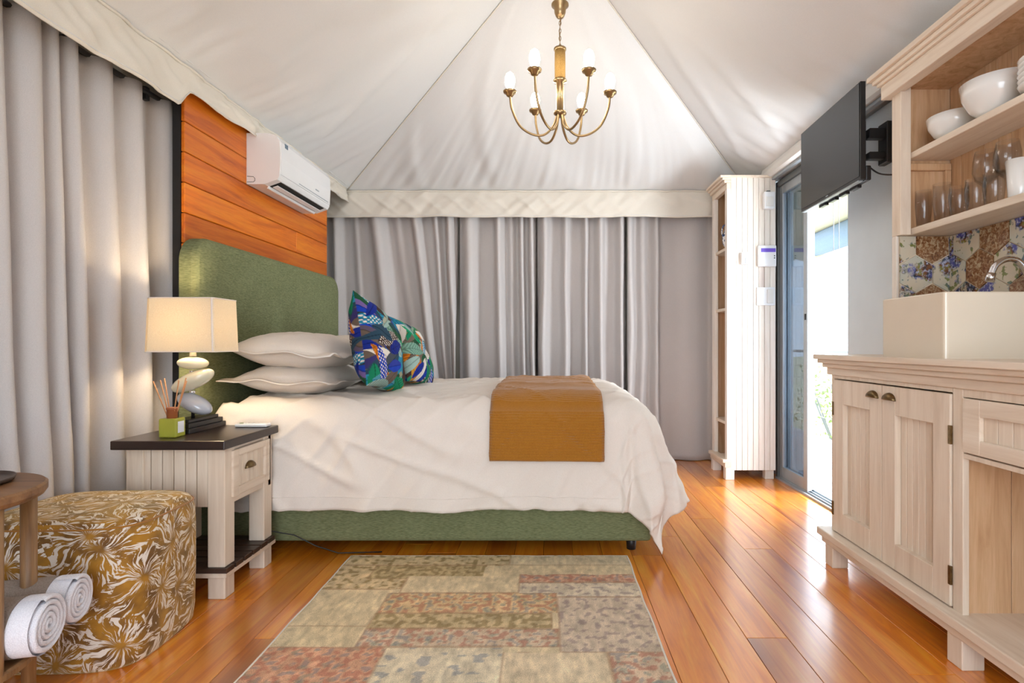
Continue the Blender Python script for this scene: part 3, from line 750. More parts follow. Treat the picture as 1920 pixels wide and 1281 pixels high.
for j in range(len(rings) - 1):
    for i in range(n):
        f = bm.faces.new((rings[j][i], rings[j][(i + 1) % n], rings[j + 1][(i + 1) % n], rings[j + 1][i]))
        for lp, (ii, jj) in zip(f.loops, ((i, j), (i + 1, j), (i + 1, j + 1), (i, j + 1))):
            if j < 7: lp[uvl].uv = (per[ii], prof[jj][1] + (0.0 if jj < 7 else .01))
            else:
                q = base[ii % n]; lp[uvl].uv = (3 + q[0] * prof[jj][0], 3 + q[1] * prof[jj][0])
bm.faces.new(rings[0][::-1]); f = bm.faces.new(rings[-1])
for lp in f.loops: lp[uvl].uv = (3, 3)
obj('pouffe_body', bm, 'ottoman', ot, smooth=True)
bm = bmesh.new(); tube(bm, [tuple(v) for v in [Vector((-1.53 + (p[0] * math.cos(rz) - p[1] * math.sin(rz)) * .972, 1.835 + (p[0] * math.sin(rz) + p[1] * math.cos(rz)) * .972, .437)) for p in base + base[:1]]], .003, 6, cap=False)
bm2 = obj('piping', bm, 'mustard', ot, smooth=True)

# ================================================================== ROUND TABLE, TOWELS, TRAY
TX, TY = -1.52, 1.315
tb = thing('side_table', 'round brown wooden side table at the left edge with towels on its lower shelf', 'table', (TX, TY, 0))
bm = bmesh.new(); lathe(bm, [(.212, .602), (.222, .607), (.228, .617), (.228, .632), (.222, .637), (.19, .637)], (TX, TY, 0), 56); obj('table_top', bm, 'tablewood', tb, smooth=False)
for a in (-5, 58, 150, 240):
    px, py = TX + .195 * math.cos(R(a)), TY + .195 * math.sin(R(a))
    bm = bmesh.new(); lathe(bm, [(.014, 0), (.018, .25), (.018, .604)], (px, py, 0), 14); obj('leg', bm, 'tableleg', tb, smooth=True)
bm = bmesh.new(); lathe(bm, [(.205, .185), (.212, .19), (.212, .203), (.205, .208)], (TX, TY, 0), 48); obj('lower_shelf', bm, 'tableleg', tb)
ty = thing('tray', 'dark shallow tray lying on the round side table', 'tray', (TX, TY + .05, .637))
bm = bmesh.new(); lathe(bm, [(.10, .0), (.12, .004), (.125, .014), (.121, .014), (.115, .007), (.01, .006)], (TX, TY + .06, .6375), 40); obj('tray_dish', bm, 'slat_dark', ty, smooth=True)
def towel(c, ax, r, L, label, seed):
    """rolled towel: c is the centre of the visible end, body extends along -ax"""
    t_ = thing('rolled_towel', label, 'towel', (c[0], c[1], c[2] - r), 'rolled towels on the table shelf')
    ax = Vector(ax).normalized(); sd = Vector((-ax.y, ax.x, 0)); up = Vector((0, 0, 1)); c = Vector(c)
    def ringf(s0, s1, k=1.0):
        def f(u, v):
            th = 2 * PI * u; rr = r * k * (1 + .02 * nz(math.cos(th) * 2, math.sin(th) * 2, seed))
            return c - ax * (s0 + (s1 - s0) * v) + sd * rr * math.cos(th) + up * rr * math.sin(th)
        return f
    # spiral end: one strip wound from the core outwards
    bm = bmesh.new(); turns = 4.3; N = 200; prev = None; th_ = r / turns * .78
    for i in range(N + 1):
        q = i / N; a = q * turns * 2 * PI; rad = .006 + (r - .006 - th_ * .35) * q
        row = []
        for dr_, ds in ((-th_ * .5, .012), (-th_ * .42, .001), (0, -.003), (th_ * .42, .001), (th_ * .5, .012), (th_ * .5, .05)):
            rr = max(.001, rad + dr_); row.append(bm.verts.new(c - ax * ds + sd * rr * math.cos(a) + up * rr * math.sin(a)))
        if prev:
            for k in range(5): bm.faces.new((prev[k], row[k], row[k + 1], prev[k + 1]))
        prev = row
    obj('towel_end', bm, 'towel', t_, smooth=True)
    bm = bmesh.new(); grid(bm, 40, 4, ringf(.008, .055, .985), wrap=True); grid(bm, 40, 1, ringf(.0555, .056, .99), wrap=True); obj('end_band', bm, 'towel', t_, smooth=True)
    bm = bmesh.new(); grid(bm, 40, 10, ringf(.055, L * .55, 1.0), wrap=True); b_ = obj('middle_band', bm, 'towel_taupe', t_, smooth=True); b_['label'] = 'taupe middle band'
    bm = bmesh.new(); grid(bm, 40, 10, ringf(L * .55, L, .99), wrap=True); obj('far_end', bm, 'towel', t_, smooth=True)
towel((-1.278, 1.392, .284), (.95, .25, 0), .073, .36, 'rolled white towel with taupe band, nearer of the two on the table shelf', 1)
towel((-1.315, 1.525, .286), (.95, .25, 0), .066, .36, 'rolled white towel with taupe band, farther of the two on the table shelf', 4)

# ================================================================== RUG
rgx0, rgx1, rgy0, rgy1 = -.925, .362, .95, 2.545
PATCH = [  # x0,x1,y0,y1 in rug fractions from the photo, colour, kind
    (0, .58, .93, 1.0, (178, 160, 124), 'a'), (.58, 1, .93, 1.0, (192, 178, 150), 'b'),
    (0, .25, .78, .93, (186, 164, 126), 'a'), (.12, .50, .84, .93, (158, 138, 98), 'o'), (.25, .62, .76, .86, (196, 180, 148), 'b'),
    (.62, 1, .82, .87, (176, 128, 108), 'r'), (.62, 1, .74, .82, (186, 176, 160), 'g'),
    (0, .22, .60, .78, (192, 176, 144), 'b'), (.22, .74, .66, .76, (194, 162, 118), 'r'), (.22, .72, .59, .66, (166, 146, 108), 'o'), (.22, .74, .52, .59, (182, 160, 140), 'r'),
    (.74, 1, .50, .74, (178, 162, 148), 'g'),
    (0, .30, .30, .52, (186, 128, 104), 'r'), (.30, .60, .30, .52, (196, 186, 164), 'f'), (.60, .86, .26, .50, (202, 184, 156), 'b'), (.86, 1, .26, .50, (184, 160, 140), 'r'),
    (0, .5, 0, .30, (190, 172, 144), 'f'), (.5, 1, 0, .26, (180, 152, 128), 'r')]
nxr, nyr = 190, 236
def rugcol(fx, fy):
    col = (190, 174, 142); kd = 'b'; edge = 1
    for (a, b, c_, d_, cc, k) in PATCH:
        wob = .004 * nz(fx * 12, fy * 12)
        if a - (a > 0) * 0 + wob <= fx <= b + wob and c_ + wob <= fy <= d_ + wob:
            col, kd = cc, k; edge = min(fx - a, b - fx, fy - c_, d_ - fy)
    X, Y = fx * 1.287, fy * 1.6
    n1 = fr(X * 14, Y * 14, 1); n2 = fr(X * 55, Y * 20, 3); n3 = nz(X * 40, Y * 40, 6)
    m = 1 + .10 * n1 + .12 * n2
    c = [(v * .62 + g_ * .38) * m * 1.14 for v, g_ in zip(col, (208, 190, 156))]
    def to(t, a): 
        for i in range(3): c[i] = c[i] * (1 - a) + t[i] * a
    if kd == 'o' and n3 > .05: to((132, 112, 74), .5)
    if kd == 'r':
        if n3 > .12: to((176, 104, 88), .45)
        elif n3 < -.28: to((120, 124, 138), .4)
        if fr(X * 24, Y * 30, 9) > .35: to((104, 132, 124), .3)
    if kd == 'f' and nz(X * 18, Y * 34, 12) > .3: to((122, 128, 142), .45)
    if kd == 'a' and n3 > .18: to((120, 98, 56), .5)
    if kd == 'g' and n3 > .2: to((132, 112, 116), .4)
    if edge < .004: to((176, 140, 110), .5)
    return srgb(*[max(0, min(255, v)) for v in c])
bm = bmesh.new()
def frug(u, v):
    return (rgx0 + (rgx1 - rgx0) * u + .006 * nz(v * 9, 0, 2) * (1 if u > .5 else -1) * abs(2 * u - 1) + (.012 * (1 - v)), rgy0 + (rgy1 - rgy0) * v + .004 * nz(u * 8, 3), .0095 + .0012 * fr(u * 60, v * 60))
grid(bm, nxr, nyr, frug)
rug = obj('rug', bm, 'rug', smooth=True)
at = rug.data.color_attributes.new('print', 'FLOAT_COLOR', 'POINT'); cols = []
for i in range(nxr + 1):
    for j in range(nyr + 1): cols += [*rugcol(i / nxr, j / nyr), 1]
at.data.foreach_set('color', cols); solid(rug, .009, -1)
tag(rug, 'worn beige patchwork rug on the orange floorboards beside the bed', 'rug')
bm = bmesh.new()
for side in (0, 1): tube(bm, [Vector(frug(side, v / 60)) + Vector((0, 0, -.003)) for v in range(61)], .005, 6)
tube(bm, [Vector(frug(u / 60, 1)) + Vector((0, 0, -.003)) for u in range(61)], .004, 6)
obj('bound_edge', bm, 'canvas_warm', rug, smooth=True)

# ================================================================== CHANDELIER
HX, HY = .057, 2.9
ch = thing('chandelier', 'brass six arm chandelier with glowing candle bulbs below the tent roof', 'chandelier', (HX, HY, 2.78))
zc = lambda y: 1 + (645 - y) / 1020 * HY
bm = bmesh.new(); lathe(bm, [(.018, zc(40) + .02), (.018, 3.22)], (HX, HY, 0), 14); obj('hanging_rod', bm, 'brass', ch, smooth=True)
bm = bmesh.new(); lathe(bm, [(.008, zc(34)), (.022, zc(31)), (.030, zc(24)), (.032, zc(14)), (.046, zc(11)), (.046, zc(8)), (.02, zc(5))], (HX, HY, 0), 24); obj('ceiling_cup', bm, 'brass', ch, smooth=True)
bm = bmesh.new()
zl = [zc(33) - i * (zc(33) - zc(90)) / 8 for i in range(9)]
for i in range(8):
    zm = (zl[i] + zl[i + 1]) / 2; h = (zl[i] - zl[i + 1]) * .62
    pts = [(HX + .0055 * math.cos(a) * (i % 2), HY + .0055 * math.cos(a) * ((i + 1) % 2), zm + h * math.sin(a)) for a in [2 * PI * k / 12 for k in range(13)]]
    tube(bm, pts, .0017, 5, cap=False)
tube(bm, [(HX + .006, HY, zc(33)), (HX - .004, HY + .006, zc(60)), (HX + .002, HY, zc(90))], .0022, 6)
obj('chain', bm, 'brass', ch, smooth=True)
bm = bmesh.new(); lathe(bm, [(.012, zc(90)), (.033, zc(91)), (.033, zc(94)), (.028, zc(96))], (HX, HY, 0), 24); lathe(bm, [(.028, zc(148)), (.036, zc(151)), (.036, zc(154)), (.02, zc(156)), (.021, zc(208)), (.034, zc(210)), (.034, zc(214)), (.018, zc(219))], (HX, HY, 0), 24); obj('column', bm, 'brass', ch, smooth=True)
bm = bmesh.new(); lathe(bm, [(.028, zc(95)), (.029, zc(122)), (.028, zc(149))], (HX, HY, 0), 24); obj('rope_wrap', bm, 'rope', ch, smooth=True)
bulbm = m_emit('chandelier_bulb', (1, .92, .78), 34)
arm_meshes = None
def spline(P, n=24):
    out = []
    for i in range(len(P) - 1):
        p0, p1, p2, p3 = P[max(i - 1, 0)], P[i], P[i + 1], P[min(i + 2, len(P) - 1)]
        for k in range(n // (len(P) - 1) + 1):
            t = k / (n // (len(P) - 1) + 1)
            out.append(tuple(.5 * ((2 * b) + (-a + c) * t + (2 * a - 5 * b + 4 * c - d_) * t * t + (-a + 3 * b - 3 * c + d_) * t ** 3) for a, b, c, d_ in zip(p0, p1, p2, p3)))
    out.append(P[-1]); return out
RA = .267
armP = spline([(.014, zc(212)), (.035, zc(236)), (.085, zc(253)), (.15, zc(252)), (.215, zc(236)), (.256, zc(205)), (.266, zc(180))], 40)
for k in range(6):
    a = R(60 * k + 1); ca, sa = math.cos(a), math.sin(a)
    bm = bmesh.new(); tube(bm, [(HX + r * ca, HY + r * sa, z) for r, z in armP], .0065, 8); ar = obj('arm', bm, 'brass', ch, smooth=True)
    c0 = (HX + RA * ca, HY + RA * sa, 0)
    bm = bmesh.new(); lathe(bm, [(.008, zc(183)), (.018, zc(181)), (.022, zc(177)), (.034, zc(175)), (.036, zc(172)), (.014, zc(171)), (.014, zc(166))], c0, 20); obj('candle_cup', bm, 'brass', ar, smooth=True)
    bm = bmesh.new(); lathe(bm, [(.012, zc(168)), (.022, zc(163)), (.027, zc(155)), (.026, zc(147)), (.018, zc(140)), (.004, zc(136))], c0, 20); obj('bulb', bm, bulbm, ar, smooth=True)

# ================================================================== TALL SHELF UNIT (far right corner)
BX0, BX1, BY0, BY1 = 1.305, 1.665, 4.0, 4.36
bc = thing('tall_shelf_unit', 'tall whitewashed pine shelf unit standing between curtains and glass door', 'shelf unit', (1.48, 4.18, 0))
nb = 8; w_ = (BX1 - BX0 - .03) / nb
for i in range(nb):
    obj('side_board', B(((BX0 + .03 + i * w_ + .0008, BY0, .07), (BX0 + .03 + (i + 1) * w_ - .0014, BY0 + .014, 2.235)), bev=.0012), 'pine_pale', bc)
obj('side_backing', B(((BX0 + .028, BY0 + .014, .07), (BX1, BY0 + .022, 2.235))), 'pine_groove', bc)
obj('corner_stile', B(((BX0, BY0 - .002, .12), (BX0 + .03, BY0 + .045, 2.16)), ((BX0, BY1 - .06, .12), (BX0 + .03, BY1, 2.16)), bev=.002), 'pine_pale', bc)
obj('back_panel', B(((BX1 - .014, BY0 + .02, .09), (BX1, BY1, 2.235)), ((BX0 + .03, BY1 - .016, .09), (BX1 - .014, BY1, 2.235))), 'pine_warm', bc)
for z in (1.72, 1.27, .42, .13): obj('shelf', B(((BX0 + .01, BY0 + .022, z - .022), (BX1 - .014, BY1 - .016, z)), bev=.002), 'pine_x', bc)
obj('crown_moulding', B(((BX0 - .002, BY0 - .003, 2.14), (BX0 + .03, BY1 + .0, 2.185)), ((BX0 - .02, BY0 - .006, 2.185), (BX0 + .03, BY1 + .0, 2.205)), ((BX0 - .035, BY0 - .01, 2.205), (BX0 + .03, BY1 + .0, 2.222)), ((BX0 - .05, BY0 - .012, 2.222), (BX1, BY1 + .0, 2.24)), bev=.003, seg=2), 'pine_y', bc)
obj('plinth', B(((BX0 - .03, BY0 - .005, .125), (BX0 + .03, BY1 + .0, .15)), ((BX0 - .015, BY0 - .003, .09), (BX0 + .03, BY1 + .0, .125)), bev=.003, seg=2), 'pine_y', bc)
for a, b in ((BX0 - .01, BY0 - .004), (BX0 - .01, BY1 - .06), (BX1 - .07, BY1 - .06), (BX1 - .07, BY0 + .02)):
    obj('foot', B(((a, b, 0), (a + .065, b + .055, .09)), bev=.003), 'pine_pale', bc)
vz = thing('ceramic_jug', 'blue and white ceramic jug on the upper shelf of the tall unit', 'jug', (1.38, 4.14, 1.72))
bm = bmesh.new(); lathe(bm, [(.035, 0), (.06, .04), (.065, .09), (.045, .15), (.03, .19), (.036, .21), (.032, .208), (.026, .19)], (1.375, 4.12, 1.72), 24); obj('jug_body', bm, 'bluewhite', vz, smooth=True)
bm = bmesh.new(); tube(bm, spline([(1.343, 4.11, 1.90), (1.315, 4.105, 1.89), (1.302, 4.105, 1.84), (1.322, 4.108, 1.79)], 16), .006, 8); obj('jug_handle', bm, 'bluewhite', vz, smooth=True)
# devices on the side boards (plane y = 4.0)
pxx = lambda u, D=4.0: (u - 1030) / 1020 * D
pzz = lambda v, D=4.0: 1 - (v - 645) / 1020 * D
def device(name, u0, u1, v0, v1, dpt, label, cat, mat='white', bev=.008):
    t_ = thing(name, label, cat, (pxx((u0 + u1) / 2), 4.0, pzz((v0 + v1) / 2)))
    obj('casing', B(((pxx(u0), 4.0 - dpt, pzz(v1)), (pxx(u1), 3.9995, pzz(v0))), bev=bev, seg=3), mat, t_); return t_
s_ = device('motion_sensor', 1429, 1449, 362, 394, .045, 'small white motion sensor near the top of the tall shelf unit side', 'sensor')
obj('sensor_lens', B(((pxx(1432), 3.951, pzz(390)), (pxx(1446), 3.956, pzz(372))), bev=.002), 'offwhite', s_)
obj('mounting_bracket', B(((pxx(1436), 3.975, pzz(362)), (pxx(1442), 4.0, pzz(359)))), 'grey_metal', s_)
s_ = device('alarm_keypad', 1419, 1453, 461, 501, .03, 'white alarm keypad with a purple strip on the tall shelf unit side', 'keypad')
obj('display_strip', B(((pxx(1424), 3.967, pzz(474)), (pxx(1451), 3.9705, pzz(467)))), 'purple', s_)
for i in range(2):
    obj('keypad_light', B(((pxx(1448), 3.9675, pzz(482 + i * 4)), (pxx(1450), 3.9705, pzz(480 + i * 4)))), 'black', s_)
s_ = device('light_switch', 1418, 1452, 539, 573, .012, 'white light switch plate on the tall shelf unit side below the keypad', 'switch', bev=.003)
obj('switch_rocker', B(((pxx(1437), 3.982, pzz(569)), (pxx(1449), 3.9885, pzz(543))), bev=.002), 'offwhite', s_)
s_ = device('plug_adapter', 1388, 1402, 474, 497, .03, 'small white wall device left of the keypad on the tall unit', 'wall device', bev=.004)
obj('clip', B(((pxx(1395), 3.966, pzz(497)), (pxx(1400), 3.9695, pzz(484)))), 'grey_light', s_)

# ================================================================== SLIDING GLASS DOOR
dj = obj('door_1', B(((1.69, DY1 - .03, 0), (1.80, DY1, DZ)), ((1.69, DY0, DZ - .04), (1.80, DY1, DZ))), 'grey_metal'); dj['kind'] = 'structure'
obj('door_track', B(((1.685, DY0, -.005), (1.84, DY1, .014)), ((1.705, DY0, .014), (1.711, DY1, .024)), ((1.735, DY0, .014), (1.741, DY1, .024)), ((1.765, DY0, .014), (1.771, DY1, .024)), bev=.001), 'grey_light', dj)
def leaf(x, y0, y1):
    f = obj('door_leaf', B(((x - .015, y0, .024), (x + .015, y0 + .055, DZ - .04)), ((x - .015, y1 - .05, .024), (x + .015, y1, DZ - .04)), ((x - .015, y0 + .055, .024), (x + .015, y1 - .05, .10)), ((x - .015, y0 + .055, DZ - .10), (x + .015, y1 - .05, DZ - .04)), bev=.002), 'grey_light', dj)
    obj('door_pane', B(((x - .003, y0 + .05, .09), (x + .003, y1 - .045, DZ - .09))), 'winglass', f)
    obj('door_lock', B(((x - .019, y0 + .018, 1.16), (x - .015, y0 + .034, 1.20)), bev=.001), 'black', f)
leaf(1.722, 3.60, 4.03); leaf(1.757, 3.63, 4.03)
# roller blind above the door
rb_ = thing('roller_blind', 'rolled up white blind cassette above the glass door behind the television', 'blind', (1.65, 3.2, 2.27))
bm = bmesh.new(); prism(bm, [(1.60, 2.235), (1.595, 2.27), (1.605, 2.305), (1.63, 2.325), (1.70, 2.33), (1.735, 2.33), (1.735, 2.225), (1.62, 2.225)], 'Y', 2.36, 4.10); obj('cassette', bm, 'offwhite', rb_)
obj('bottom_bar', B(((1.635, 2.40, 2.205), (1.665, 4.04, 2.225)), bev=.003), 'grey_light', rb_)
for y in (3.14, 3.20):
    bm = bmesh.new(); tube(bm, [(1.672, y, 2.22), (1.672, y, .96)], .0016, 5); obj('pull_cord', bm, 'grey_light', rb_)

# ================================================================== TELEVISION
tv = thing('television', 'black flat television on a wall bracket above the glass door side', 'television', (1.6, 2.85, 2.0))
pa, pb = Vector((1.458, 2.555, 0)), Vector((1.478, 3.20, 0)); dt = (pb - pa).normalized(); nn = Vector((dt.y, -dt.x, 0))
if nn.x < 0: nn = -nn
def tvbox(s0, s1, d0, d1, z0, z1, bev=.002):
    bm = bmesh.new(); box(bm, (s0, d0, z0), (s1, d1, z1), bev, 2)
    for v in bm.verts:
        s, d_, z = v.co; v.co = pa + dt * s + nn * d_ + Vector((0, 0, z))
    return bm
Lt = (pb - pa).length; Z0, Z1 = 1.775, 2.235
obj('screen_frame', tvbox(0, Lt, .003, .028, Z0, Z1), 'tvplastic', tv)
obj('screen', tvbox(.006, Lt - .006, 0, .004, Z0 + .014, Z1 - .006, .0005), 'screen', tv)
obj('back_housing', tvbox(.05, Lt - .06, .028, .06, Z0 + .03, Z0 + .30, .01), 'tvplastic', tv)
obj('speaker_box', tvbox(.0, Lt * .75, .028, .055, Z0 - .005, Z0 + .065, .006), 'tvplastic', tv)
obj('underside_gleam', tvbox(.02, Lt - .01, .004, .026, Z0 - .006, Z0, .001), 'grey_light', tv)  # pale strip stands in for the bright reflection along the underside
obj('maker_mark', tvbox(Lt * .5 - .012, Lt * .5 + .012, -.0008, .0002, Z0 + .004, Z0 + .010, 0), 'grey_light', tv)
for i in range(4): obj('vent_rib', tvbox(.08 + i * .11, .15 + i * .11, .03, .052, Z0 - .018, Z0 - .004, .002), 'tvplastic', tv)
br = thing('tv_bracket', 'black articulated wall bracket holding the television', 'bracket', (1.72, 2.7, 2.0))
obj('mount_plate', tvbox(.12, .34, .061, .071, 1.86, 2.12), 'black', br)
obj('upper_arm', B(((1.555, 2.64, 2.00), (1.70, 2.68, 2.05)), bev=.004), 'black', br)
obj('lower_arm', B(((1.555, 2.64, 1.90), (1.70, 2.68, 1.935)), bev=.004), 'black', br)
obj('hinge_post', B(((1.63, 2.625, 1.88), (1.665, 2.70, 2.08)), bev=.004), 'black', br)
obj('wall_plate', B(((1.705, 2.56, 1.84), (1.7395, 2.74, 2.12)), bev=.004), 'black', br)
bm = bmesh.new(); tube(bm, spline([(1.53, 2.60, 1.845), (1.56, 2.56, 1.80), (1.63, 2.52, 1.79), (1.70, 2.50, 1.83), (1.73, 2.47, 1.92)], 24), .004, 6); tag(obj('tv_cable', bm, 'black', smooth=True), 'black cable looping from the television towards the pine hutch', 'cable')

# ================================================================== KITCHEN BASE CABINET
KX = 1.285; KY1, KY0 = 2.475, .78
kb = thing('kitchen_cabinet', 'whitewashed pine base cabinet with two beadboard doors and a drawer', 'cabinet', (1.5, 1.6, 0))
DV = 1.735  # divider between doors and niche
obj('carcass', B(((KX + .02, KY1 - .02, .155), (1.735, KY1, .86)), ((KX + .02, DV - .03, .155), (1.735, DV - .012, .86)), ((1.715, KY0, .155), (1.735, KY1 - .02, .86)), ((KX + .02, KY0, .155), (1.715, KY0 + .02, .86)), ((KX + .02, KY0 + .02, .66), (1.715, DV - .03, .675))), 'pine', kb)
obj('face_frame', B(((KX, KY1 - .022, .155), (KX + .02, KY1, .86)), ((KX, DV - .045, .155), (KX + .02, DV - .002, .86)), ((KX, KY0, .155), (KX + .02, KY0 + .03, .86)), ((KX, KY0 + .03, .835), (KX + .02, DV - .045, .86)), ((KX, DV, .845), (KX + .02, KY1 - .022, .86)), ((KX, KY0 + .03, .645), (KX + .02, DV - .045, .66)), bev=.0015), 'pine', kb)
obj('bottom_board', B(((KX - .005, KY0, .135), (1.735, KY1 + .01, .155)), bev=.002), 'pine_y', kb)
obj('plinth_moulding', B(((KX - .048, KY0, .125), (1.70, KY1 + .045, .157)), ((KX - .032, KY0, .095), (1.70, KY1 + .03, .125)), bev=.004, seg=2), 'pine_y', kb)
for (a, b) in ((KX - .025, KY1 - .055), (KX - .025, 1.66), (KX - .025, KY0 + .02), (1.64, KY1 - .055)):
    obj('foot', B(((a, b), (a, b)) if False else ((a, b, 0), (a + .07, b + .065, .097)), bev=.003), 'pine', kb)
def frame_door(y0, y1, z0, z1, hx, hinge_y):
    s = .078; t0, t1 = KX - .006, KX + .019
    d_ = obj('door', B(((t0, y0, z0), (t1, y0 + s, z1)), ((t0, y1 - s, z0), (t1, y1, z1)), ((t0, y0 + s, z0), (t1, y1 - s, z0 + .095)), ((t0, y0 + s, z1 - .105), (t1, y1 - s, z1)), bev=.0015), 'pine', kb)
    n_ = 6; w = (y1 - y0 - 2 * s) / n_
    for i in range(n_): obj('panel_board', B(((KX + .016, y0 + s + i * w + .0006, z0 + .09), (KX + .024, y0 + s + (i + 1) * w - .0012, z1 - .1)), bev=.0022), 'pine', d_)
    cup_handle((t0, hx, z1 - .05), d_, .027, dirx=-1)
    for zz in (z0 + .10, z1 - .13): obj('hinge', B(((t0 - .004, hinge_y - .006, zz - .03), (t0 + .004, hinge_y + .006, zz + .03)), bev=.001), 'bronze', d_)
mid = (DV + KY1 - .022) / 2
frame_door(DV + .002, mid - .0015, .162, .84, mid - .05, DV + .001)
frame_door(mid + .0015, KY1 - .024, .162, .84, mid + .055, KY1 - .023)
dz0, dz1 = .665, .832
d_ = obj('drawer', B(((KX - .004, KY0 + .035, dz0), (KX + .016, KY0 + .11, dz1)), ((KX - .004, DV - .115, dz0), (KX + .016, DV - .047, dz1)), ((KX - .004, KY0 + .11, dz0), (KX + .016, DV - .115, dz0 + .045)), ((KX - .004, KY0 + .11, dz1 - .05), (KX + .016, DV - .115, dz1)), bev=.0015), 'pine_y', kb)
w = .052; y = DV - .115; 
while y > KY0 + .11 + .01:
    y2 = max(y - w, KY0 + .11); obj('panel_board', B(((KX + .008, y2 + .0008, dz0 + .04), (KX + .016, y - .0008, dz1 - .045)), bev=.001), 'pine', d_); y = y2
cup_handle((KX - .004, 1.31, dz1 - .06), d_, .027, dirx=-1)
for i in range(3):
    obj('niche_board', B(((KX + .022 + i * .14, DV - .034, .156), (KX + .022 + (i + 1) * .14 - .002, DV - .0305, .655)), bev=.001), 'pine_warm', kb)
ct = thing('countertop', 'whitewashed pine worktop with stepped moulded edge under the sink', 'worktop', (1.5, 1.6, .95))
obj('worktop_slab', B(((KX - .05, KY0, .930), (1.737, KY1 + .075, .951)), bev=.003, seg=2), 'pine_y', ct)
obj('edge_moulding', B(((KX - .038, KY0, .912), (1.735, KY1 + .06, .930)), ((KX - .022, KY0, .893), (1.735, KY1 + .045, .912)), ((KX - .008, KY0, .86), (1.735, KY1 + .03, .893)), bev=.004, seg=2), 'pine_y', ct)

# sink: open box
SX0, SX1, SY0, SY1, SZ0, SZ1 = 1.283, 1.655, 1.765, 2.10, .951, 1.17
sk = thing('vessel_sink', 'rectangular cream ceramic sink standing on the pine worktop', 'sink', (1.47, 1.93, .951))
bm = bmesh.new()
def rr4(x0, x1, y0, y1, z, r=.012, n=4):
    pts = []
    for cx_, cy_, a0 in ((x1 - r, y1 - r, 0), (x0 + r, y1 - r, 90), (x0 + r, y0 + r, 180), (x1 - r, y0 + r, 270)):
        for i in range(n + 1): a = R(a0 + 90 * i / n); pts.append((cx_ + r * math.cos(a), cy_ + r * math.sin(a), z))
    return pts
lay = [rr4(SX0, SX1, SY0, SY1, SZ0), rr4(SX0, SX1, SY0, SY1, SZ1 - .004), rr4(SX0 + .003, SX1 - .003, SY0 + .003, SY1 - .003, SZ1), rr4(SX0 + .016, SX1 - .016, SY0 + .016, SY1 - .016, SZ1), rr4(SX0 + .02, SX1 - .02, SY0 + .02, SY1 - .02, SZ1 - .006), rr4(SX0 + .03, SX1 - .03, SY0 + .03, SY1 - .03, SZ0 + .05, .03), ]
rv = [[bm.verts.new(p) for p in L] for L in lay]
for a, b in zip(rv, rv[1:]):
    for i in range(len(a)): bm.faces.new((a[i], a[(i + 1) % len(a)], b[(i + 1) % len(a)], b[i]))
bm.faces.new(rv[0][::-1]); bm.faces.new(rv[-1]); obj('basin', bm, 'sink', sk)
bm = bmesh.new(); lathe(bm, [(.022, 0), (.022, .003), (.016, .004)], (1.47, 1.93, SZ0 + .05), 20); obj('drain', bm, 'chrome', sk, smooth=True)
fc = thing('faucet', 'chrome gooseneck tap rising behind the sink', 'tap', (1.70, 1.93, .951))
bm = bmesh.new(); tube(bm, spline([(1.700, 1.93, .951), (1.700, 1.93, 1.20), (1.692, 1.93, 1.255), (1.66, 1.93, 1.295), (1.62, 1.93, 1.30), (1.585, 1.93, 1.28), (1.567, 1.93, 1.245)], 60), .011, 12); obj('spout', bm, 'chrome', fc, smooth=True)
bm = bmesh.new(); tube(bm, [(1.569, 1.93, 1.25), (1.561, 1.93, 1.222)], .0145, 14); obj('aerator', bm, 'chrome', fc, smooth=True)
bm = bmesh.new(); lathe(bm, [(.024, 0), (.024, .01), (.016, .016), (.016, .09), (.012, .1)], (1.700, 1.93, .951), 20); obj('tap_body', bm, 'chrome', fc, smooth=True)
bm = bmesh.new(); tube(bm, [(1.70, 1.915, 1.03), (1.70, 1.86, 1.06), (1.70, 1.835, 1.10)], .006, 8); obj('lever', bm, 'chrome', fc, smooth=True)

# ================================================================== HUTCH
HF, HY1, HY0 = 1.495, 2.375, .80   # front plane, far side outer, near end
hu = thing('hutch', 'open whitewashed pine wall hutch with cornice and two shelves above the sink', 'hutch', (1.6, 1.6, .951))
IN = 2.345
obj('side_panel', B(((HF + .045, IN + .006, 1.465), (1.737, HY1, 2.13)), ((HF + .01, IN + .006, .951), (1.737, HY1, 1.465))), 'pine_warm', hu)
obj('front_stile', B(((HF - .0, IN - .03, 1.465), (HF + .045, HY1, 2.12)), bev=.002), 'pine', hu)
obj('lower_stile', B(((HF - .0, IN - .0, .951), (HF + .012, HY1, 1.465)), bev=.002), 'pine_pale', hu)
obj('shelf_cleat', B(((HF + .045, IN - .012, 1.745), (1.725, IN + .006, 1.775)), ((1.70, IN - .012, 1.495), (1.725, IN + .006, 1.745)), bev=.002), 'pine_warm', hu)
y = IN
while y > HY0:
    y2 = max(y - .062, HY0)
    obj('back_board', B(((1.728, y2 + .0008, 1.465), (1.737, y - .0014, 2.13)), bev=.001), 'pine_warm', hu); y = y2
for z, tt in ((1.817, .026), (1.493, .028)):
    obj('shelf', B(((HF + .048, HY0, z - tt), (1.727, IN + .004, z)), bev=.002), 'pine_y', hu)
obj('ceiling_board', B(((HF + .01, HY0, 2.10), (1.727, IN + .02, 2.125)), bev=.002), 'pine_warm', hu)
obj('cornice', B(((HF - .03, HY0, 2.075), (HF + .02, HY1 + .03, 2.135)), ((HF - .042, HY0, 2.135), (HF + .02, HY1 + .042, 2.150)), ((HF - .055, HY0, 2.150), (HF + .02, HY1 + .055, 2.168)), ((HF - .07, HY0, 2.168), (1.735, HY1 + .07, 2.19)), ((HF + .02, HY1, 2.10), (1.735, HY1 + .03, 2.168)), bev=.003, seg=2), 'pine_y', hu)

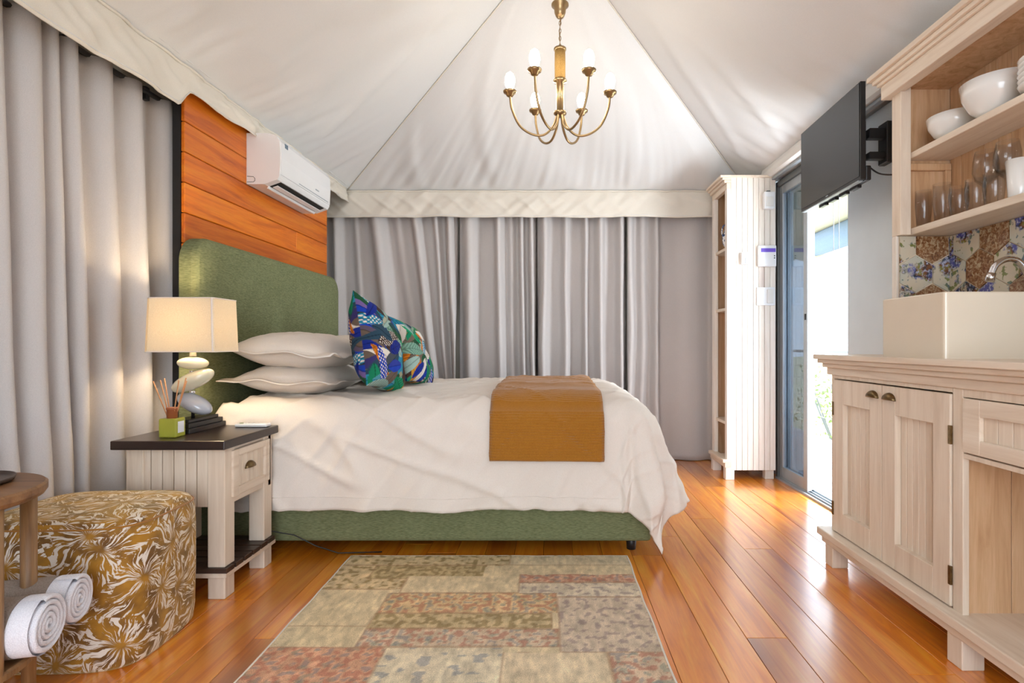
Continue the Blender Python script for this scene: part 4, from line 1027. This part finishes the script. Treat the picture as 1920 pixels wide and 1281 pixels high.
# hexagon tiles: far side return (faces the camera) and the back wall
ts = thing('tile_splashback', 'floral and rust hexagon tile splashback behind the sink and tap', 'splashback', (1.7, 1.9, 1.2))
obj('grout', B(((HF + .014, IN + .002, .952), (1.7265, IN + .0055, 1.464)), ((1.7265, HY0, .952), (1.7365, IN + .0055, 1.464))), 'grout', ts)
def clip(poly, ax, val, keep_less):
    out = []
    for i in range(len(poly)):
        p, q = poly[i], poly[(i + 1) % len(poly)]
        ip = (p[ax] <= val) if keep_less else (p[ax] >= val); iq = (q[ax] <= val) if keep_less else (q[ax] >= val)
        if ip: out.append(p)
        if ip != iq:
            t_ = (val - p[ax]) / (q[ax] - p[ax]); out.append(tuple(p[k] + (q[k] - p[k]) * t_ for k in (0, 1)))
    return out
hw = .142; hr = hw / math.sqrt(3) ; rgt = random.Random(5)
def hexes(a0, a1, z0, z1, place, axis, pl0, pl1, seedoff, ca):
    row = 0; z = z0 - .02
    while z < z1 + hr:
        a = ca + (hw / 2 if row % 2 else 0) - hw * 2
        while a < a1 + hw:
            g = hr - .0028
            poly = [(a + g * math.cos(R(30 + 60 * k)), z + g * math.sin(R(30 + 60 * k))) for k in range(6)]
            for ax_, v_, l_ in ((0, a0 + .001, False), (0, a1 - .001, True), (1, z0, False), (1, z1, True)):
                if len(poly) >= 3: poly = clip(poly, ax_, v_, l_)
            if len(poly) >= 3:
                area = abs(sum(poly[i][0] * poly[(i + 1) % len(poly)][1] - poly[(i + 1) % len(poly)][0] * poly[i][1] for i in range(len(poly)))) / 2
                if area > 2e-5:
                    bm = bmesh.new(); prism(bm, poly, axis, pl0, pl1)
                    obj('tile', bm, 'tile_rust' if rgt.random() < .2 else 'tile_flower', ts)
            a += hw
        z += hr * 1.5; row += 1
hexes(HF + .014, 1.7265, .953, 1.463, None, 'Y', IN - .0035, IN + .002, 0, HF + .155)
hexes(HY0, IN - .004, .953, 1.463, None, 'X', 1.7215, 1.7265, 9, HY0 + .03)

# crockery and glassware
SH1, SH2 = 1.8175, 1.4935
def bowl(c, r, h, label):
    bm = bmesh.new()
    lathe(bm, [(r * .42, 0), (r * .45, .004), (r * .72, h * .25), (r * .92, h * .6), (r, h), (r * .965, h), (r * .88, h * .6), (r * .66, h * .28), (r * .3, .012), (.004, .010)], c, 40)
    tag(obj('bowl', bm, 'ceramic', smooth=True), label, 'bowl', 'white bowls on the hutch shelf')
bowl((1.628, 2.185, SH1), .096, .095, 'smaller white bowl at the far end of the upper hutch shelf')
bowl((1.612, 1.958, SH1), .112, .125, 'larger white bowl between the small bowl and the stacked dishes')
for i in range(6):
    r = .098; z = SH1 + i * .0165
    bm = bmesh.new(); lathe(bm, [(r * .6, 0), (r * .62, .003), (r * .93, .014), (r, .026), (r * .985, .028), (r * .9, .018), (r * .58, .007), (.004, .006)], (1.62, 1.735, z), 36)
    tag(obj('small_dish', bm, 'ceramic', smooth=True), 'one of the identical white dishes stacked on the upper hutch shelf', 'dish', 'stacked white dishes')
def tumbler(c, r, h, label, group):
    bm = bmesh.new()
    lathe(bm, [(r * .72, 0), (r * .8, .003), (r, h * .55), (r * .96, h), (r * .93, h), (r * .965, h * .55), (r * .76, .012), (.002, .010)], c, 24)
    tag(obj('tumbler', bm, 'glass', smooth=True), label, 'glass', group)
tumbler((1.575, 2.29, SH2), .031, .15, 'tall clear tumbler at the far end of the lower hutch shelf', 'tall clear tumblers')
tumbler((1.592, 2.205, SH2), .033, .155, 'tall clear tumbler, second from the far end of the lower hutch shelf', 'tall clear tumblers')
tumbler((1.588, 2.110, SH2), .034, .115, 'short clear tumbler right beside the two tall tumblers', 'short clear tumblers')
tumbler((1.590, 2.030, SH2), .034, .12, 'short clear tumbler in the middle of the row of three', 'short clear tumblers')
tumbler((1.592, 1.948, SH2), .034, .12, 'short clear tumbler nearest the white beaker', 'short clear tumblers')
def wine(c, label):
    bm = bmesh.new()
    lathe(bm, [(.034, 0), (.034, .002), (.006, .006), (.0038, .02), (.0038, .10), (.010, .112), (.034, .135), (.043, .165), (.041, .205), (.034, .245), (.0328, .245), (.0395, .205), (.0413, .165), (.032, .138), (.003, .116)], c, 28)
    tag(obj('wine_glass', bm, 'glass', smooth=True), label, 'glass', 'stemmed wine glasses')
wine((1.672, 2.085, SH2), 'stemmed wine glass behind the short tumblers, the farther one')
wine((1.672, 1.985, SH2), 'stemmed wine glass behind the short tumblers, the nearer one')
bm = bmesh.new(); lathe(bm, [(.028, 0), (.03, .004), (.038, .135), (.036, .135), (.028, .01), (.002, .008)], (1.605, 1.858, SH2), 28)
tag(obj('beaker', bm, 'ceramic', smooth=True), 'pale tapered beaker at the right end of the glasses row', 'beaker')

# ================================================================== OUTSIDE
dk = thing('deck', None, None, (2.1, 3.5, 0), kind='structure')
x = 1.845
while x < 2.95:
    obj('deck_board', B(((x, 1.5, -.045), (x + .108, 7.5, -.02)), bev=.002), 'deck', dk); x += .116
rl = thing('deck_railing', 'grey deck railing seen through the open glass door', 'railing', (2.98, 4.5, 0))
obj('top_rail', B(((2.96, 1.5, .90), (3.0, 7.5, .93)), bev=.003), 'grey_metal', rl)
for y in (1.6, 3.5, 6.9): obj('post', B(((2.965, y, -.04), (2.995, y + .03, .9))), 'grey_metal', rl)
for z in (.2, .4, .6):
    bm = bmesh.new(); tube(bm, [(2.98, 1.5, z), (2.98, 7.5, z)], .003, 5); obj('cable', bm, 'grey_light', rl)
aw = thing('awning', 'cream canvas awning with a rolled blue-grey flap outside the door', 'awning', (2.4, 4.5, 2.1))
bm = bmesh.new(); grid(bm, 20, 60, lambda u, v: (1.83 + u * 1.1, 1.5 + v * 6, 2.34 - .34 * u - .05 * math.sin(PI * u) + .02 * nz(u * 3, v * 12))); obj('canopy', bm, 'awning', aw, smooth=True)
bm = bmesh.new(); tube(bm, [(2.60, 1.5, 1.985), (2.60, 5.3, 1.965)], .11, 16); obj('rolled_flap', bm, 'roll', aw, smooth=True)
bm = bmesh.new(); tube(bm, [(2.60, 5.3, 1.965), (2.60, 5.56, 1.965)], .122, 16); obj('flap_cover', bm, 'awning', aw, smooth=True)
bm = bmesh.new(); grid(bm, 40, 40, lambda u, v: (3.1 + u * 60, -20 + v * 90, -1.6 + u * 2.0 + .3 * nz(u * 9, v * 12))); struct('ground', bm, 'ground')
rs = random.Random(11)
def shrub(c, r, label, n=900):
    t_ = thing('shrub', label, 'shrub', c, 'shrubs outside the door')
    bm = bmesh.new()
    for k in range(9):
        a = rs.uniform(0, 2 * PI); tube(bm, [c, (c[0] + r * .5 * math.cos(a), c[1] + r * .5 * math.sin(a), c[2] + r * rs.uniform(.9, 1.6))], .02, 5)
    obj('stem', bm, 'grey_metal', t_)
    bm = bmesh.new()
    for k in range(n):
        d_ = Vector((rs.gauss(0, 1), rs.gauss(0, 1), rs.gauss(0, 1))).normalized() * r * rs.uniform(.3, 1)
        p = Vector(c) + Vector((0, 0, r * 1.1)) + d_; s = rs.uniform(.03, .07)
        e1 = Vector((rs.gauss(0, 1), rs.gauss(0, 1), rs.gauss(0, 1))).normalized() * s; e2 = Vector((rs.gauss(0, 1), rs.gauss(0, 1), rs.gauss(0, 1))).normalized() * s * .5
        bm.faces.new([bm.verts.new(p - e1), bm.verts.new(p + e2), bm.verts.new(p + e1), bm.verts.new(p - e2)])
    l_ = obj('foliage', bm, 'leaf', t_); l_['kind'] = 'stuff'
shrub((6.2, 11.6, -1.5), 1.15, 'tall pale green shrub beyond the railing at the right of the opening')
shrub((5.6, 14.6, -1.7), 1.0, 'low pale green shrub beyond the railing at the left of the opening', 500)
